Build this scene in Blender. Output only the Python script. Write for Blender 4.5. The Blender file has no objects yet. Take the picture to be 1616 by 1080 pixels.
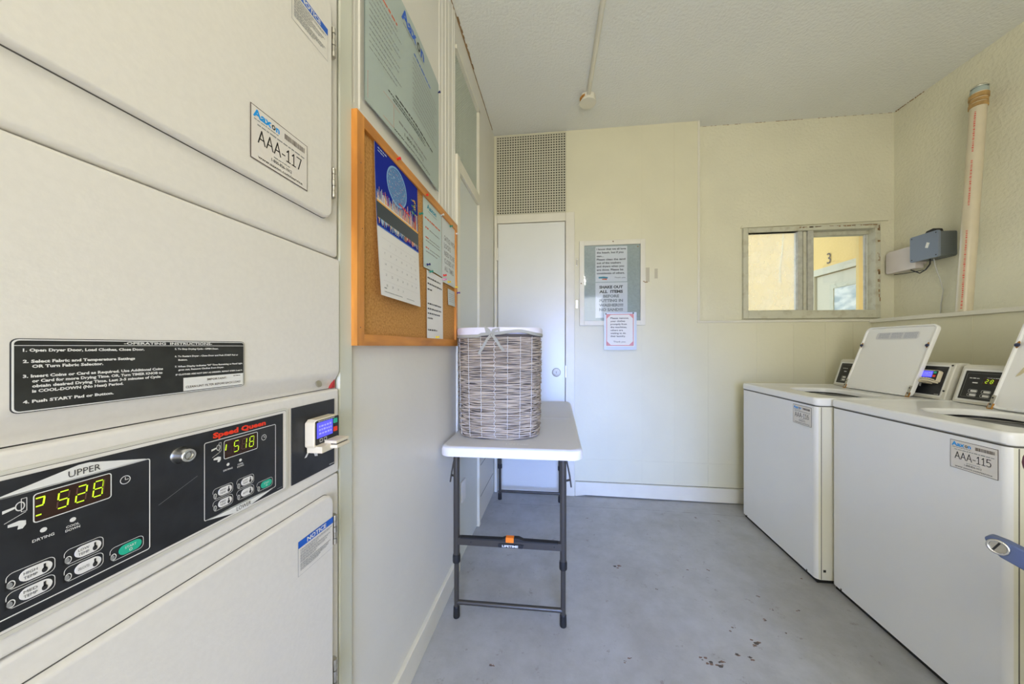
import bpy, bmesh, math, random
from mathutils import Vector, Matrix
from math import sin, cos, pi, radians
SC = bpy.context.scene
COL = SC.collection
# ------------------------------------------------------------------ camera
F_PX, W_PX, H_PX = 510.0, 1616.0, 1080.0
EYE = 1.17
cam_d = bpy.data.cameras.new('camera')
cam = bpy.data.objects.new('camera', cam_d)
COL.objects.link(cam)
cam.location = (0, 0, EYE)
cam.rotation_euler = (pi / 2, 0, math.atan(59 / F_PX))
cam_d.sensor_width = 36.0
cam_d.lens = 36.0 * F_PX / W_PX
cam_d.shift_x = -18.0 / W_PX
cam_d.shift_y = 7.0 / W_PX
cam_d.clip_start = 0.02
SC.camera = cam
# ------------------------------------------------------------------ view + world + lights
SC.view_settings.view_transform = 'Standard'
SC.view_settings.look = 'None'
SC.view_settings.gamma = 1.0
SC.view_settings.use_curve_mapping = False
SC.view_settings.exposure = 0.32
world = bpy.data.worlds.new('daylight')
SC.world = world
world.use_nodes = True
nt = world.node_tree
nt.nodes.clear()
wo = nt.nodes.new('ShaderNodeOutputWorld')
wb = nt.nodes.new('ShaderNodeBackground')
wt = nt.nodes.new('ShaderNodeTexCoord')
ws = nt.nodes.new('ShaderNodeSeparateXYZ')
wr = nt.nodes.new('ShaderNodeValToRGB')
wm = nt.nodes.new('ShaderNodeMapRange')
wm.inputs[1].default_value = -1
wm.inputs[2].default_value = 1
nt.links.new(wt.outputs['Generated'], ws.inputs[0])
nt.links.new(ws.outputs[2], wm.inputs[0])
nt.links.new(wm.outputs[0], wr.inputs[0])
nt.links.new(wr.outputs[0], wb.inputs[0])
nt.links.new(wb.outputs[0], wo.inputs[0])
wr.color_ramp.elements[0].position = 0.47
wr.color_ramp.elements[0].color = (0.80, 0.72, 0.58, 1)
wr.color_ramp.elements[1].position = 0.53
wr.color_ramp.elements[1].color = (0.70, 0.84, 1.0, 1)
wb.inputs[1].default_value = 1.8


def area(name, loc, rot, sx, sy, power, color, spread=pi):
    d = bpy.data.lights.new(name, 'AREA')
    d.shape = 'RECTANGLE'
    d.size, d.size_y = sx, sy
    d.energy = power
    d.color = color
    d.spread = spread
    o = bpy.data.objects.new(name, d)
    COL.objects.link(o)
    o.location = loc
    o.rotation_euler = rot
    return o


# daylight entering by the open doorway behind the camera
area('doorway_daylight', (0.25, -1.49, 0.95), (radians(82), 0, radians(2)), 0.9, 1.0, 8.0, (0.15, 0.33, 1.0), radians(42))
area('doorway_skylight', (0.25, -1.48, 1.15), (radians(90), 0, 0), 1.1, 2.0, 26, (1.0, 0.97, 0.92))
# added globe lamp, unseen behind the camera, to light walls and ceiling evenly
LX, LY, LZ = 0.28, -0.70, 2.32
pl = bpy.data.lights.new('added_fill_light', 'POINT')
pl.energy = 122
pl.color = (1.0, 0.94, 0.82)
pl.shadow_soft_size = 0.14
plo = bpy.data.objects.new('added_fill_light', pl)
COL.objects.link(plo)
plo.location = (LX, LY, LZ)
# ------------------------------------------------------------------ materials
MATS = {}


def mat(name, col, rough=0.6, metal=0.0, bump=0.0, bscale=60.0, var=0.0, vscale=6.0, stretch=(1, 1, 1), emit=None, estr=1.0,
        spec=0.5, detail=3.0, col2=None, lo=0.35, hi=0.65, coat=0.0):
    if name in MATS:
        return MATS[name]
    m = bpy.data.materials.new(name)
    m.use_nodes = True
    n = m.node_tree
    b = n.nodes['Principled BSDF']
    b.inputs['Base Color'].default_value = (*col, 1)
    b.inputs['Roughness'].default_value = rough
    b.inputs['Metallic'].default_value = metal
    b.inputs['Specular IOR Level'].default_value = spec
    if coat:
        b.inputs['Coat Weight'].default_value = coat
        b.inputs['Coat Roughness'].default_value = 0.1
    if emit:
        b.inputs['Emission Color'].default_value = (*emit, 1)
        b.inputs['Emission Strength'].default_value = estr
    tc = mp = None
    if bump or var or col2:
        tc = n.nodes.new('ShaderNodeTexCoord')
        mp = n.nodes.new('ShaderNodeMapping')
        mp.inputs['Scale'].default_value = stretch
        n.links.new(tc.outputs['Object'], mp.inputs[0])
    if var or col2:
        t = n.nodes.new('ShaderNodeTexNoise')
        t.inputs['Scale'].default_value = vscale
        t.inputs['Detail'].default_value = detail
        n.links.new(mp.outputs[0], t.inputs[0])
        r = n.nodes.new('ShaderNodeValToRGB')
        r.color_ramp.elements[0].position = lo
        r.color_ramp.elements[1].position = hi
        c2 = col2 if col2 else tuple(max(0, c * (1 - var)) for c in col)
        r.color_ramp.elements[0].color = (*c2, 1)
        r.color_ramp.elements[1].color = (*col, 1)
        n.links.new(t.outputs[0], r.inputs[0])
        n.links.new(r.outputs[0], b.inputs['Base Color'])
    if bump:
        t2 = n.nodes.new('ShaderNodeTexNoise')
        t2.inputs['Scale'].default_value = bscale
        t2.inputs['Detail'].default_value = 4
        n.links.new(mp.outputs[0], t2.inputs[0])
        bp = n.nodes.new('ShaderNodeBump')
        bp.inputs['Strength'].default_value = bump
        bp.inputs['Distance'].default_value = 0.01
        n.links.new(t2.outputs[0], bp.inputs['Height'])
        n.links.new(bp.outputs[0], b.inputs['Normal'])
    MATS[name] = m
    return m


CREAM = (0.765, 0.735, 0.55)
m_wall = mat('cream_painted_panel', CREAM, 0.42, bump=0.12, bscale=40, var=0.05, vscale=2.5)
m_stucco = mat('cream_stucco', (0.785, 0.76, 0.585), 0.5, bump=0.55, bscale=55, var=0.05, vscale=3)
m_wall_left = mat('cream_left_wall', (0.78, 0.76, 0.68), 0.4, bump=0.08, bscale=30, var=0.04, vscale=3)
m_ceil = mat('ceiling_paint', (0.84, 0.85, 0.80), 0.8, bump=0.45, bscale=70, var=0.04, vscale=2)
m_trim = mat('white_trim', (0.80, 0.77, 0.65), 0.38, var=0.05, vscale=8)
m_doorw = mat('door_paint', (0.80, 0.81, 0.76), 0.3, bump=0.06, bscale=25, var=0.03, vscale=3)
m_greyd = mat('closet_door_paint', (0.70, 0.73, 0.68), 0.4, bump=0.06, bscale=25)
m_appl = mat('dryer_enamel', (0.80, 0.77, 0.70), 0.42, bump=0.03, bscale=250, var=0.03, vscale=120)
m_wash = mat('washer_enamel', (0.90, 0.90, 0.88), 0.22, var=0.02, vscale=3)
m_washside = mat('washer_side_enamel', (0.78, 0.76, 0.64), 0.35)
m_bisque = mat('bisque_plastic', (0.74, 0.66, 0.49), 0.35)
m_console = mat('console_plastic', (0.66, 0.64, 0.55), 0.4)
m_black = mat('black_overlay', (0.022, 0.024, 0.028), 0.38, var=0.4, vscale=30)
m_blackp = mat('black_plastic', (0.012, 0.012, 0.012), 0.35)
m_plate = mat('black_metal_plate', (0.03, 0.032, 0.03), 0.3, var=0.4, vscale=40)
m_white = mat('white_ink', (0.80, 0.80, 0.76), 0.5)
m_whitep = mat('white_paper', (0.82, 0.81, 0.78), 0.6)
m_sage = mat('sage_paper', (0.42, 0.50, 0.46), 0.35)
m_sage2 = mat('sage_paper_light', (0.55, 0.66, 0.63), 0.4)
m_ink = mat('dark_ink', (0.03, 0.03, 0.03), 0.5)
m_ink2 = mat('brown_ink', (0.10, 0.07, 0.055), 0.5)
m_inkg = mat('grey_ink', (0.28, 0.29, 0.28), 0.5)
m_inkbl = mat('blue_ink', (0.02, 0.12, 0.60), 0.5)
m_cyan = mat('cyan_ink', (0.0, 0.33, 0.85), 0.5)
m_teal = mat('teal_logo', (0.02, 0.30, 0.45), 0.5)
m_orange = mat('orange_ink', (0.75, 0.16, 0.07), 0.5)
m_red = mat('red_ink', (0.80, 0.05, 0.02), 0.45)
m_redlogo = mat('red_lettering', (0.90, 0.045, 0.01), 0.4)
m_noticeblue = mat('notice_blue', (0.01, 0.12, 0.58), 0.4)
m_green = mat('green_button', (0.02, 0.48, 0.30), 0.35)
m_chrome = mat('chrome', (0.72, 0.72, 0.70), 0.18, 1.0)
m_steel = mat('brushed_steel', (0.50, 0.48, 0.42), 0.35, 0.9)
m_led = mat('led_digits', (0.5, 0.7, 0.02), 0.5, emit=(0.50, 0.72, 0.02), estr=0.75)
m_leddim = mat('led_unlit', (0.11, 0.045, 0.03), 0.5)
m_ledback = mat('led_window', (0.035, 0.014, 0.008), 0.25)
m_lcd = mat('lcd_blue', (0.05, 0.05, 0.5), 0.3, emit=(0.09, 0.085, 0.85), estr=0.9)
m_lcdt = mat('lcd_letters', (0.3, 0.3, 0.9), 0.3, emit=(0.25, 0.25, 0.95), estr=0.7)
m_wood = mat('orange_pine', (0.72, 0.30, 0.055), 0.35, col2=(0.50, 0.19, 0.03), vscale=9, stretch=(3, 3, 0.6))
m_woodh = mat('orange_pine_rail', (0.72, 0.30, 0.055), 0.35, col2=(0.50, 0.19, 0.03), vscale=9, stretch=(3, 0.6, 3))
m_cork = mat('cork', (0.60, 0.31, 0.085), 0.85, col2=(0.44, 0.20, 0.045), vscale=170, detail=8, bump=0.2, bscale=160, lo=0.36, hi=0.60)
m_table = mat('table_plastic', (0.66, 0.65, 0.64), 0.5, bump=0.08, bscale=260)
m_tablee = mat('table_edge_plastic', (0.82, 0.78, 0.76), 0.45)
m_leg = mat('bronze_powder_coat', (0.062, 0.056, 0.048), 0.35, 0.3)
m_rubber = mat('black_rubber', (0.010, 0.010, 0.011), 0.5)
m_latch = mat('orange_latch', (0.95, 0.22, 0.01), 0.4)
m_wicker = mat('grey_wicker', (0.60, 0.50, 0.375), 0.75, col2=(0.25, 0.20, 0.155), vscale=9, stretch=(1, 1, 22), detail=6, lo=0.34, hi=0.60)
m_wickd = mat('wicker_core', (0.10, 0.085, 0.07), 0.9)
m_thread = mat('pale_twine', (0.66, 0.66, 0.62), 0.8)
m_cloth = mat('white_liner', (0.80, 0.77, 0.80), 0.8, bump=0.2, bscale=40)
m_ribbon = mat('taupe_ribbon', (0.40, 0.39, 0.32), 0.75, bump=0.2, bscale=200)
m_concrete_n = 'painted_concrete'
m_pvc = mat('cream_pvc', (0.70, 0.62, 0.45), 0.28, var=0.06, vscale=14)
m_tape = mat('tan_tape', (0.55, 0.34, 0.12), 0.5, var=0.3, vscale=30)
m_gbox = mat('grey_box_cover', (0.20, 0.24, 0.31), 0.4)
m_gboxs = mat('grey_box_body', (0.13, 0.15, 0.16), 0.45)
m_pinkw = mat('offwhite_plastic', (0.74, 0.68, 0.64), 0.45)
m_alu = mat('old_aluminium', (0.62, 0.61, 0.48), 0.55, 0.0, col2=(0.50, 0.47, 0.34), vscale=25, lo=0.25, hi=0.5)
m_alu2 = mat('aluminium_sash', (0.60, 0.60, 0.53), 0.4, 0.1, var=0.2, vscale=30)
m_rust = mat('rust', (0.55, 0.25, 0.04), 0.8, var=0.4, vscale=60)
m_rustd = mat('dark_rust', (0.36, 0.23, 0.11), 0.9, var=0.3, vscale=50)
m_vent = mat('vent_screen_metal', (0.60, 0.58, 0.45), 0.6, 0.0)
m_ventd = mat('vent_hole_shade', (0.06, 0.06, 0.045), 0.9, var=0.5, vscale=6)
m_screen = mat('insect_screen_metal', (0.50, 0.54, 0.45), 0.6)
m_screend = mat('insect_screen_cavity', (0.18, 0.21, 0.17), 0.9, var=0.35, vscale=5)
m_felt = mat('grey_green_backing', (0.46, 0.51, 0.46), 0.8, var=0.12, vscale=60)
m_yellow = mat('yellow_outside_wall', (0.88, 0.63, 0.24), 0.8, bump=0.3, bscale=30, var=0.08, vscale=3)
m_outdoor = mat('outside_door_paint', (0.66, 0.62, 0.48), 0.6)
m_gap = mat('dark_gap', (0.012, 0.012, 0.010), 0.9)
m_seam = mat('seam_shade', (0.10, 0.095, 0.08), 0.9)
m_ground = mat('outside_ground', (0.55, 0.50, 0.40), 0.9, var=0.15, vscale=2)
m_bluep = mat('blue_enamel', (0.10, 0.135, 0.25), 0.4, var=0.12, vscale=12)
m_maroon = mat('maroon_cloth', (0.16, 0.02, 0.05), 0.7)
m_tapemark = mat('tape_residue', (0.55, 0.51, 0.37), 0.6)


def glass(name, tint=(1, 1, 1), rough=0.02, mixf=0.12):
    m = bpy.data.materials.new(name)
    m.use_nodes = True
    n = m.node_tree
    n.nodes.clear()
    out = n.nodes.new('ShaderNodeOutputMaterial')
    mx = n.nodes.new('ShaderNodeMixShader')
    tr = n.nodes.new('ShaderNodeBsdfTransparent')
    gl = n.nodes.new('ShaderNodeBsdfGlossy')
    fr = n.nodes.new('ShaderNodeFresnel')
    fr.inputs[0].default_value = 1.5
    tr.inputs[0].default_value = (*tint, 1)
    gl.inputs['Roughness'].default_value = rough
    n.links.new(fr.outputs[0], mx.inputs[0])
    n.links.new(tr.outputs[0], mx.inputs[1])
    n.links.new(gl.outputs[0], mx.inputs[2])
    n.links.new(mx.outputs[0], out.inputs[0])
    return m


m_glass = glass('window_glass', (0.97, 0.98, 0.96))
m_clear = glass('clear_plastic', (0.95, 0.97, 0.98), 0.05)


def dusty_glass():
    m = glass('dusty_glass', (0.97, 0.97, 0.94))
    n = m.node_tree
    out = n.nodes['Material Output'] if 'Material Output' in n.nodes else [q for q in n.nodes if q.type == 'OUTPUT_MATERIAL'][0]
    src = out.inputs[0].links[0].from_socket
    d = n.nodes.new('ShaderNodeBsdfTranslucent')
    d.inputs[0].default_value = (0.95, 0.93, 0.88, 1)
    t = n.nodes.new('ShaderNodeTexNoise')
    t.inputs['Scale'].default_value = 5.0
    mr = n.nodes.new('ShaderNodeMapRange')
    mr.inputs[3].default_value = 0.10
    mr.inputs[4].default_value = 0.38
    n.links.new(t.outputs[0], mr.inputs[0])
    mx = n.nodes.new('ShaderNodeMixShader')
    n.links.new(mr.outputs[0], mx.inputs[0])
    n.links.new(src, mx.inputs[1])
    n.links.new(d.outputs[0], mx.inputs[2])
    n.links.new(mx.outputs[0], out.inputs[0])
    return m


m_dusty = dusty_glass()


def floor_material():
    m = bpy.data.materials.new(m_concrete_n)
    m.use_nodes = True
    n = m.node_tree
    b = n.nodes['Principled BSDF']
    tc = n.nodes.new('ShaderNodeTexCoord')

    def noise(scale, detail=5, rough=0.6):
        t = n.nodes.new('ShaderNodeTexNoise')
        t.inputs['Scale'].default_value = scale
        t.inputs['Detail'].default_value = detail
        t.inputs['Roughness'].default_value = rough
        n.links.new(tc.outputs['Object'], t.inputs[0])
        return t

    def ramp(t, p0, c0, p1, c1):
        r = n.nodes.new('ShaderNodeValToRGB')
        r.color_ramp.elements[0].position = p0
        r.color_ramp.elements[0].color = (*c0, 1)
        r.color_ramp.elements[1].position = p1
        r.color_ramp.elements[1].color = (*c1, 1)
        n.links.new(t.outputs[0], r.inputs[0])
        return r

    def mix(a, bb, fac_out):
        x = n.nodes.new('ShaderNodeMix')
        x.data_type = 'RGBA'
        n.links.new(fac_out, x.inputs[0])
        n.links.new(a, x.inputs[6])
        n.links.new(bb, x.inputs[7])
        return x.outputs[2]
    base = ramp(noise(2.2, 6, 0.65), 0.38, (0.36, 0.355, 0.34), 0.62, (0.47, 0.48, 0.49))
    fine = ramp(noise(11, 7, 0.7), 0.38, (0.34, 0.34, 0.33), 0.60, (0.46, 0.47, 0.47))
    c = n.nodes.new('ShaderNodeMix')
    c.data_type = 'RGBA'
    c.inputs[0].default_value = 0.35
    n.links.new(base.outputs[0], c.inputs[6])
    n.links.new(fine.outputs[0], c.inputs[7])
    # brown scuffs
    sc = ramp(noise(16, 9, 0.75), 0.60, (0, 0, 0), 0.70, (0.75, 0.75, 0.75))
    sp = n.nodes.new('ShaderNodeRGB')
    sp.outputs[0].default_value = (0.17, 0.12, 0.10, 1)
    o = mix(c.outputs[2], sp.outputs[0], sc.outputs[0])
    n.links.new(o, b.inputs['Base Color'])
    b.inputs['Roughness'].default_value = 0.5
    bp = n.nodes.new('ShaderNodeBump')
    bp.inputs['Strength'].default_value = 0.12
    bp.inputs['Distance'].default_value = 0.01
    t = noise(30, 6)
    n.links.new(t.outputs[0], bp.inputs['Height'])
    n.links.new(bp.outputs[0], b.inputs['Normal'])
    return m


m_floor = floor_material()


# ------------------------------------------------------------------ mesh helpers
class Fr:
    """a local frame on a surface: origin, right, up, outward normal"""
    def __init__(s, O, U, V):
        s.O, s.U, s.V = Vector(O), Vector(U).normalized(), Vector(V).normalized()
        s.N = s.U.cross(s.V).normalized()

    def p(s, u, v, n=0.0):
        return s.O + s.U * u + s.V * v + s.N * n


def fr_left(x, y=0, z=0):    # on the left wall, facing +X
    return Fr((x, y, z), (0, 1, 0), (0, 0, 1))


def fr_back(y, x=0, z=0):    # on the back wall, facing -Y
    return Fr((x, y, z), (1, 0, 0), (0, 0, 1))


def fr_right(x, y=0, z=0):   # facing -X
    return Fr((x, y, z), (0, -1, 0), (0, 0, 1))


_font_cache = {}


def glyphs(s, bold):
    k = (s, bold)
    if k not in _font_cache:
        c = bpy.data.curves.new('t', 'FONT')
        c.body = s
        c.size = 1.0
        c.offset = bold
        c.resolution_u = 2
        c.fill_mode = 'FRONT'
        o = bpy.data.objects.new('t', c)
        me = bpy.data.meshes.new_from_object(o)
        vs = [(v.co.x, v.co.y) for v in me.vertices]
        fs = [tuple(p.vertices) for p in me.polygons]
        bpy.data.objects.remove(o)
        bpy.data.meshes.remove(me)
        _font_cache[k] = (vs, fs)
    return _font_cache[k]


class B:
    def __init__(s):
        s.bm = bmesh.new()
        s.mats = []
        s.mi = 0

    def m(s, mt):
        if mt not in s.mats:
            s.mats.append(mt)
        s.mi = s.mats.index(mt)
        return s

    def face(s, vs, smooth=False):
        try:
            f = s.bm.faces.new(vs)
        except ValueError:
            return None
        f.material_index = s.mi
        f.smooth = smooth
        return f

    def V(s, p):
        return s.bm.verts.new(p)

    def hexa(s, c):   # 8 corners, bottom 4 ccw then top 4
        v = [s.V(p) for p in c]
        for f in ((3, 2, 1, 0), (4, 5, 6, 7), (0, 1, 5, 4), (1, 2, 6, 5), (2, 3, 7, 6), (3, 0, 4, 7)):
            s.face([v[i] for i in f])
        return s

    def box(s, x0, y0, z0, x1, y1, z1):
        x0, x1 = sorted((x0, x1)); y0, y1 = sorted((y0, y1)); z0, z1 = sorted((z0, z1))
        return s.hexa([(x0, y0, z0), (x1, y0, z0), (x1, y1, z0), (x0, y1, z0), (x0, y0, z1), (x1, y0, z1), (x1, y1, z1), (x0, y1, z1)])

    def fbox(s, fr, u0, v0, u1, v1, n0, n1):
        u0, u1 = sorted((u0, u1)); v0, v1 = sorted((v0, v1)); n0, n1 = sorted((n0, n1))
        return s.hexa([fr.p(u0, v0, n0), fr.p(u1, v0, n0), fr.p(u1, v1, n0), fr.p(u0, v1, n0), fr.p(u0, v0, n1), fr.p(u1, v0, n1), fr.p(u1, v1, n1), fr.p(u0, v1, n1)])

    def prism(s, fr, pts, n0, n1, smooth_side=False):   # pts ccw in (u,v)
        a = [s.V(fr.p(u, v, n0)) for u, v in pts]
        b = [s.V(fr.p(u, v, n1)) for u, v in pts]
        s.face(b); s.face(a[::-1])
        k = len(pts)
        for i in range(k):
            s.face([a[i], a[(i + 1) % k], b[(i + 1) % k], b[i]], smooth_side)
        return s

    def poly(s, fr, pts, n):
        s.face([s.V(fr.p(u, v, n)) for u, v in pts])
        return s

    def rect(s, fr, u0, v0, u1, v1, n):
        u0, u1 = sorted((u0, u1)); v0, v1 = sorted((v0, v1))
        return s.poly(fr, [(u0, v0), (u1, v0), (u1, v1), (u0, v1)], n)

    def ring2(s, fr, outer, inner, n):   # flat ring between two loops with same count
        a = [s.V(fr.p(u, v, n)) for u, v in outer]
        b = [s.V(fr.p(u, v, n)) for u, v in inner]
        k = len(a)
        for i in range(k):
            s.face([a[i], a[(i + 1) % k], b[(i + 1) % k], b[i]])
        return s

    def outline(s, fr, u0, v0, u1, v1, r, w, n):
        return s.ring2(fr, rr(u0, v0, u1, v1, r), rr(u0 + w, v0 + w, u1 - w, v1 - w, max(r - w, 0.0002)), n)

    def line(s, fr, a, b, w, n):
        a = Vector(a); b = Vector(b)
        d = (b - a)
        if d.length < 1e-7:
            return s
        d.normalize()
        q = Vector((-d.y, d.x)) * w / 2
        return s.poly(fr, [tuple(a - q), tuple(b - q), tuple(b + q), tuple(a + q)], n)

    def disc(s, fr, u, v, r, n, k=20, ry=None):
        ry = ry or r
        return s.poly(fr, [(u + r * cos(2 * pi * i / k), v + ry * sin(2 * pi * i / k)) for i in range(k)], n)

    def text(s, fr, u0, v0, w, h, body, n, bold=0.0, align='L', shear=0.0):
        """left baseline, total width w (None = natural) and cap height h"""
        vs, fs = glyphs(body, bold)
        if not vs:
            return s
        xa = min(v[0] for v in vs); xb = max(v[0] for v in vs)
        sy = h / 0.70
        sx = (w / (xb - xa)) if w else sy
        W = (xb - xa) * sx
        off = 0 if align == 'L' else (-W / 2 if align == 'C' else -W)
        vv = [s.V(fr.p(u0 + off + (x - xa) * sx + shear * y * sy, v0 + y * sy, n)) for x, y in vs]
        for f in fs:
            s.face([vv[i] for i in f])
        return s

    def greek(s, fr, u0, u1, v, h, n, seed=0, word=(1.5, 5.0)):
        """a line of print too small to read"""
        R = random.Random(seed)
        u = u0
        while u < u1 - h * 0.5:
            w = min(h * R.uniform(*word), u1 - u)
            s.rect(fr, u, v, u + w, v + h * R.uniform(0.75, 1.0), n)
            u += w + h * 0.6
        return s

    def tube(s, path, r, k=12, cap=True, smooth=True, rs=None):
        path = [Vector(p) for p in path]
        rings = []
        up = None
        for i, p in enumerate(path):
            if i == 0: t = path[1] - p
            elif i == len(path) - 1: t = p - path[i - 1]
            else: t = (path[i + 1] - p).normalized() + (p - path[i - 1]).normalized()
            t.normalize()
            if up is None:
                up = Vector((0, 0, 1)) if abs(t.z) < 0.9 else Vector((1, 0, 0))
            a = t.cross(up).normalized()
            b = a.cross(t).normalized()
            up = b
            rad = rs[i] if rs else r
            rings.append([s.V(p + a * rad * cos(2 * pi * j / k) + b * rad * sin(2 * pi * j / k)) for j in range(k)])
        for i in range(len(rings) - 1):
            for j in range(k):
                s.face([rings[i][j], rings[i][(j + 1) % k], rings[i + 1][(j + 1) % k], rings[i + 1][j]], smooth)
        if cap:
            s.face(rings[0][::-1]); s.face(rings[-1])
        return s

    def cyl(s, a, b, r, k=24, r2=None):
        return s.tube([a, b], r, k, rs=[r, r if r2 is None else r2])

    def lathe(s, base, axis, prof, k=32, smooth=True):
        base = Vector(base); ax = Vector(axis).normalized()
        t = Vector((0, 0, 1)) if abs(ax.z) < 0.9 else Vector((1, 0, 0))
        a = ax.cross(t).normalized(); b = ax.cross(a).normalized()
        rings = [[s.V(base + ax * h + (a * cos(2 * pi * j / k) + b * sin(2 * pi * j / k)) * max(r, 1e-5)) for j in range(k)] for r, h in prof]
        for i in range(len(rings) - 1):
            for j in range(k):
                s.face([rings[i][j], rings[i][(j + 1) % k], rings[i + 1][(j + 1) % k], rings[i + 1][j]], smooth)
        s.face(rings[0][::-1]); s.face(rings[-1])
        return s

    def obj(s, name, parent=None, bevel=0.0, seg=2, fixn=True, label=None, wn=True):
        if fixn:
            bmesh.ops.recalc_face_normals(s.bm, faces=s.bm.faces)
        if parent is not None:
            L = Vector(parent.location)
            q = parent.parent
            while q is not None:
                L = L + Vector(q.location)
                q = q.parent
            if L.length:
                bmesh.ops.translate(s.bm, verts=s.bm.verts, vec=-L)
        me = bpy.data.meshes.new(name)
        s.bm.to_mesh(me)
        s.bm.free()
        for mt in s.mats:
            me.materials.append(mt)
        o = bpy.data.objects.new(name, me)
        COL.objects.link(o)
        if parent is not None:
            o.parent = parent
        if bevel:
            md = o.modifiers.new('bevel', 'BEVEL')
            md.width = bevel
            md.segments = seg
            md.limit_method = 'ANGLE'
            md.angle_limit = radians(40)
            md.harden_normals = True
        if wn and any(p.use_smooth for p in me.polygons):
            me.set_sharp_from_angle(angle=radians(50))
            md = o.modifiers.new('weighted', 'WEIGHTED_NORMAL')
            md.keep_sharp = True
            md.weight = 100
        if label:
            o['label'] = label
        return o


def rr(u0, v0, u1, v1, r, k=5):
    """rounded rectangle loop, counter-clockwise"""
    pts = []
    for cx, cy, a0 in ((u1 - r, v0 + r, -pi / 2), (u1 - r, v1 - r, 0), (u0 + r, v1 - r, pi / 2), (u0 + r, v0 + r, pi)):
        for i in range(k + 1):
            a = a0 + i * pi / 2 / k
            pts.append((cx + r * cos(a), cy + r * sin(a)))
    return pts


def tag(o, label, cat, group=None):
    o['label'] = label
    o['category'] = cat
    if group:
        o['group'] = group
    return o


def thing(name, label, cat, loc, group=None):
    o = bpy.data.objects.new(name, None)
    o.empty_display_size = 0.05
    COL.objects.link(o)
    o.location = loc
    return tag(o, label, cat, group)


def struct(o, label=None):
    o['kind'] = 'structure'
    if label:
        o['label'] = label
    return o


def P(parent):
    """world position -> helper for nested parts is handled in B.obj"""
    return parent


# ------------------------------------------------------------------ room shell
XL, XW, XR = -0.535, 2.194, 2.404
YB, YR, YF = 2.57, 2.64, -1.50
ZC = 2.87
LEDGE = 1.36

struct(B().m(m_floor).box(-1.45, YF - 0.12, -0.10, 2.55, 2.80, 0).obj('floor'))
struct(B().m(m_ceil).box(-1.45, YF - 0.12, ZC, 2.55, 2.80, ZC + 0.12).obj('ceiling'))
b = B().m(mat('slab_joint', (0.22, 0.21, 0.20), 0.9))
Rj = random.Random(9)
px_, py_ = -0.5, 2.395
while px_ < 1.6:
    nx_, ny_ = px_ + 0.05, 2.385 + 0.012 * math.sin(px_ * 3) + Rj.uniform(-0.003, 0.003)
    b.line(Fr((0, 0, 0), (1, 0, 0), (0, 1, 0)), (px_, py_), (nx_, ny_), Rj.uniform(0.001, 0.0035), 0.0005)
    px_, py_ = nx_, ny_
struct(b.obj('trim_10'), 'thin irregular joint line across the grey floor near the back wall')
FLOOR_MARKS = [(0.294, 1.76,.010), (0.655, 1.777,.004), (0.768, 1.378,.010), (0.749, 1.357,.006), (0.595, 1.275,.008), (0.53, 1.28,.007), (0.55, 1.263,.008), (0.582, 1.262,.008), (0.697, 1.416,.004), (0.713, 1.432,.005), (0.861, 1.49,.005), (0.93, 1.552,.004), (1.203, 1.776,.004), (0.768, 1.786,.005), (0.257, 1.248,.004), (0.24, 1.234,.005), (0.176, 2.237,.005), (1.044, 2.297,.006), (0.922, 2.323,.007), (0.707, 1.3,.006), (0.458, 1.621,.003), (0.918, 1.627,.004), (0.655, 1.307,.007), (-0.042, 1.45,.005), (-0.254, 1.165,.005), (1.043, 1.558,.005), (0.911, 1.431,.003)]
b = B()
Rj = random.Random(21)
ms1, ms2 = mat('floor_stain_brown', (0.20, 0.13, 0.10), 0.8), mat('floor_stain_dark', (0.09, 0.08, 0.07), 0.8)
FZ = Fr((0, 0, 0), (1, 0, 0), (0, 1, 0))
for i, (x, y, r_) in enumerate(FLOOR_MARKS):
    for q in range(3):
        cx, cy = x + Rj.uniform(-1, 1) * r_ * 1.6, y + Rj.uniform(-1, 1) * r_
        rr_ = r_ * Rj.uniform(0.35, 1.0)
        k_ = 9
        b.m(ms1 if (i + q) % 3 else ms2).poly(FZ, [(cx + rr_ * Rj.uniform(0.5, 1.2) * 1.5 * cos(2 * pi * t / k_), cy + rr_ * Rj.uniform(0.4, 1.1) * sin(2 * pi * t / k_)) for t in range(k_)], 0.0004 + 0.0001 * q)
struct(b.obj('trim_11'), 'small brown and dark stains scattered on the grey floor')
# left wall, with a bay for the dryer and an opening for the closet
b = B().m(m_wall_left)
b.box(XL - 0.10, 0.712, 0, XL, 1.600, ZC)
b.box(XL - 0.10, 2.075, 0, XL, YB, ZC)
b.box(XL - 0.10, 1.600, 2.70, XL, 2.075, ZC)
b.box(XL - 0.10, YF, 0, XL, -0.10, ZC)
b.box(XL - 0.10, -0.10, 2.03, XL, 0.712, ZC)
# smooth lower sheet, set proud of the ribbed upper boards
b.box(XL, 0.765, 0.10, XL + 0.005, 1.600, 1.80)
# vertical ribs on the upper boards
for y, w_ in ((0.778, 0.016), (0.803, 0.010), (1.372, 0.014), (1.405, 0.030), (1.452, 0.012), (1.490, 0.034), (1.548, 0.014), (1.574, 0.020)):
    b.hexa([(XL, y, 1.80), (XL + 0.0030, y + w_ * 0.3, 1.80), (XL + 0.0030, y + w_ * 0.7, 1.80), (XL, y + w_, 1.80),
            (XL, y, ZC), (XL + 0.0030, y + w_ * 0.3, ZC), (XL + 0.0030, y + w_ * 0.7, ZC), (XL, y + w_, ZC)])
# bay walls behind the dryer
b.box(-1.45, -0.16, 0, -1.40, 0.78, ZC)
b.box(-1.40, -0.16, 0, XL - 0.10, -0.12, ZC)
b.box(-1.40, 0.74, 0, XL - 0.10, 0.78, ZC)
struct(b.obj('wall_left'))
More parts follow.
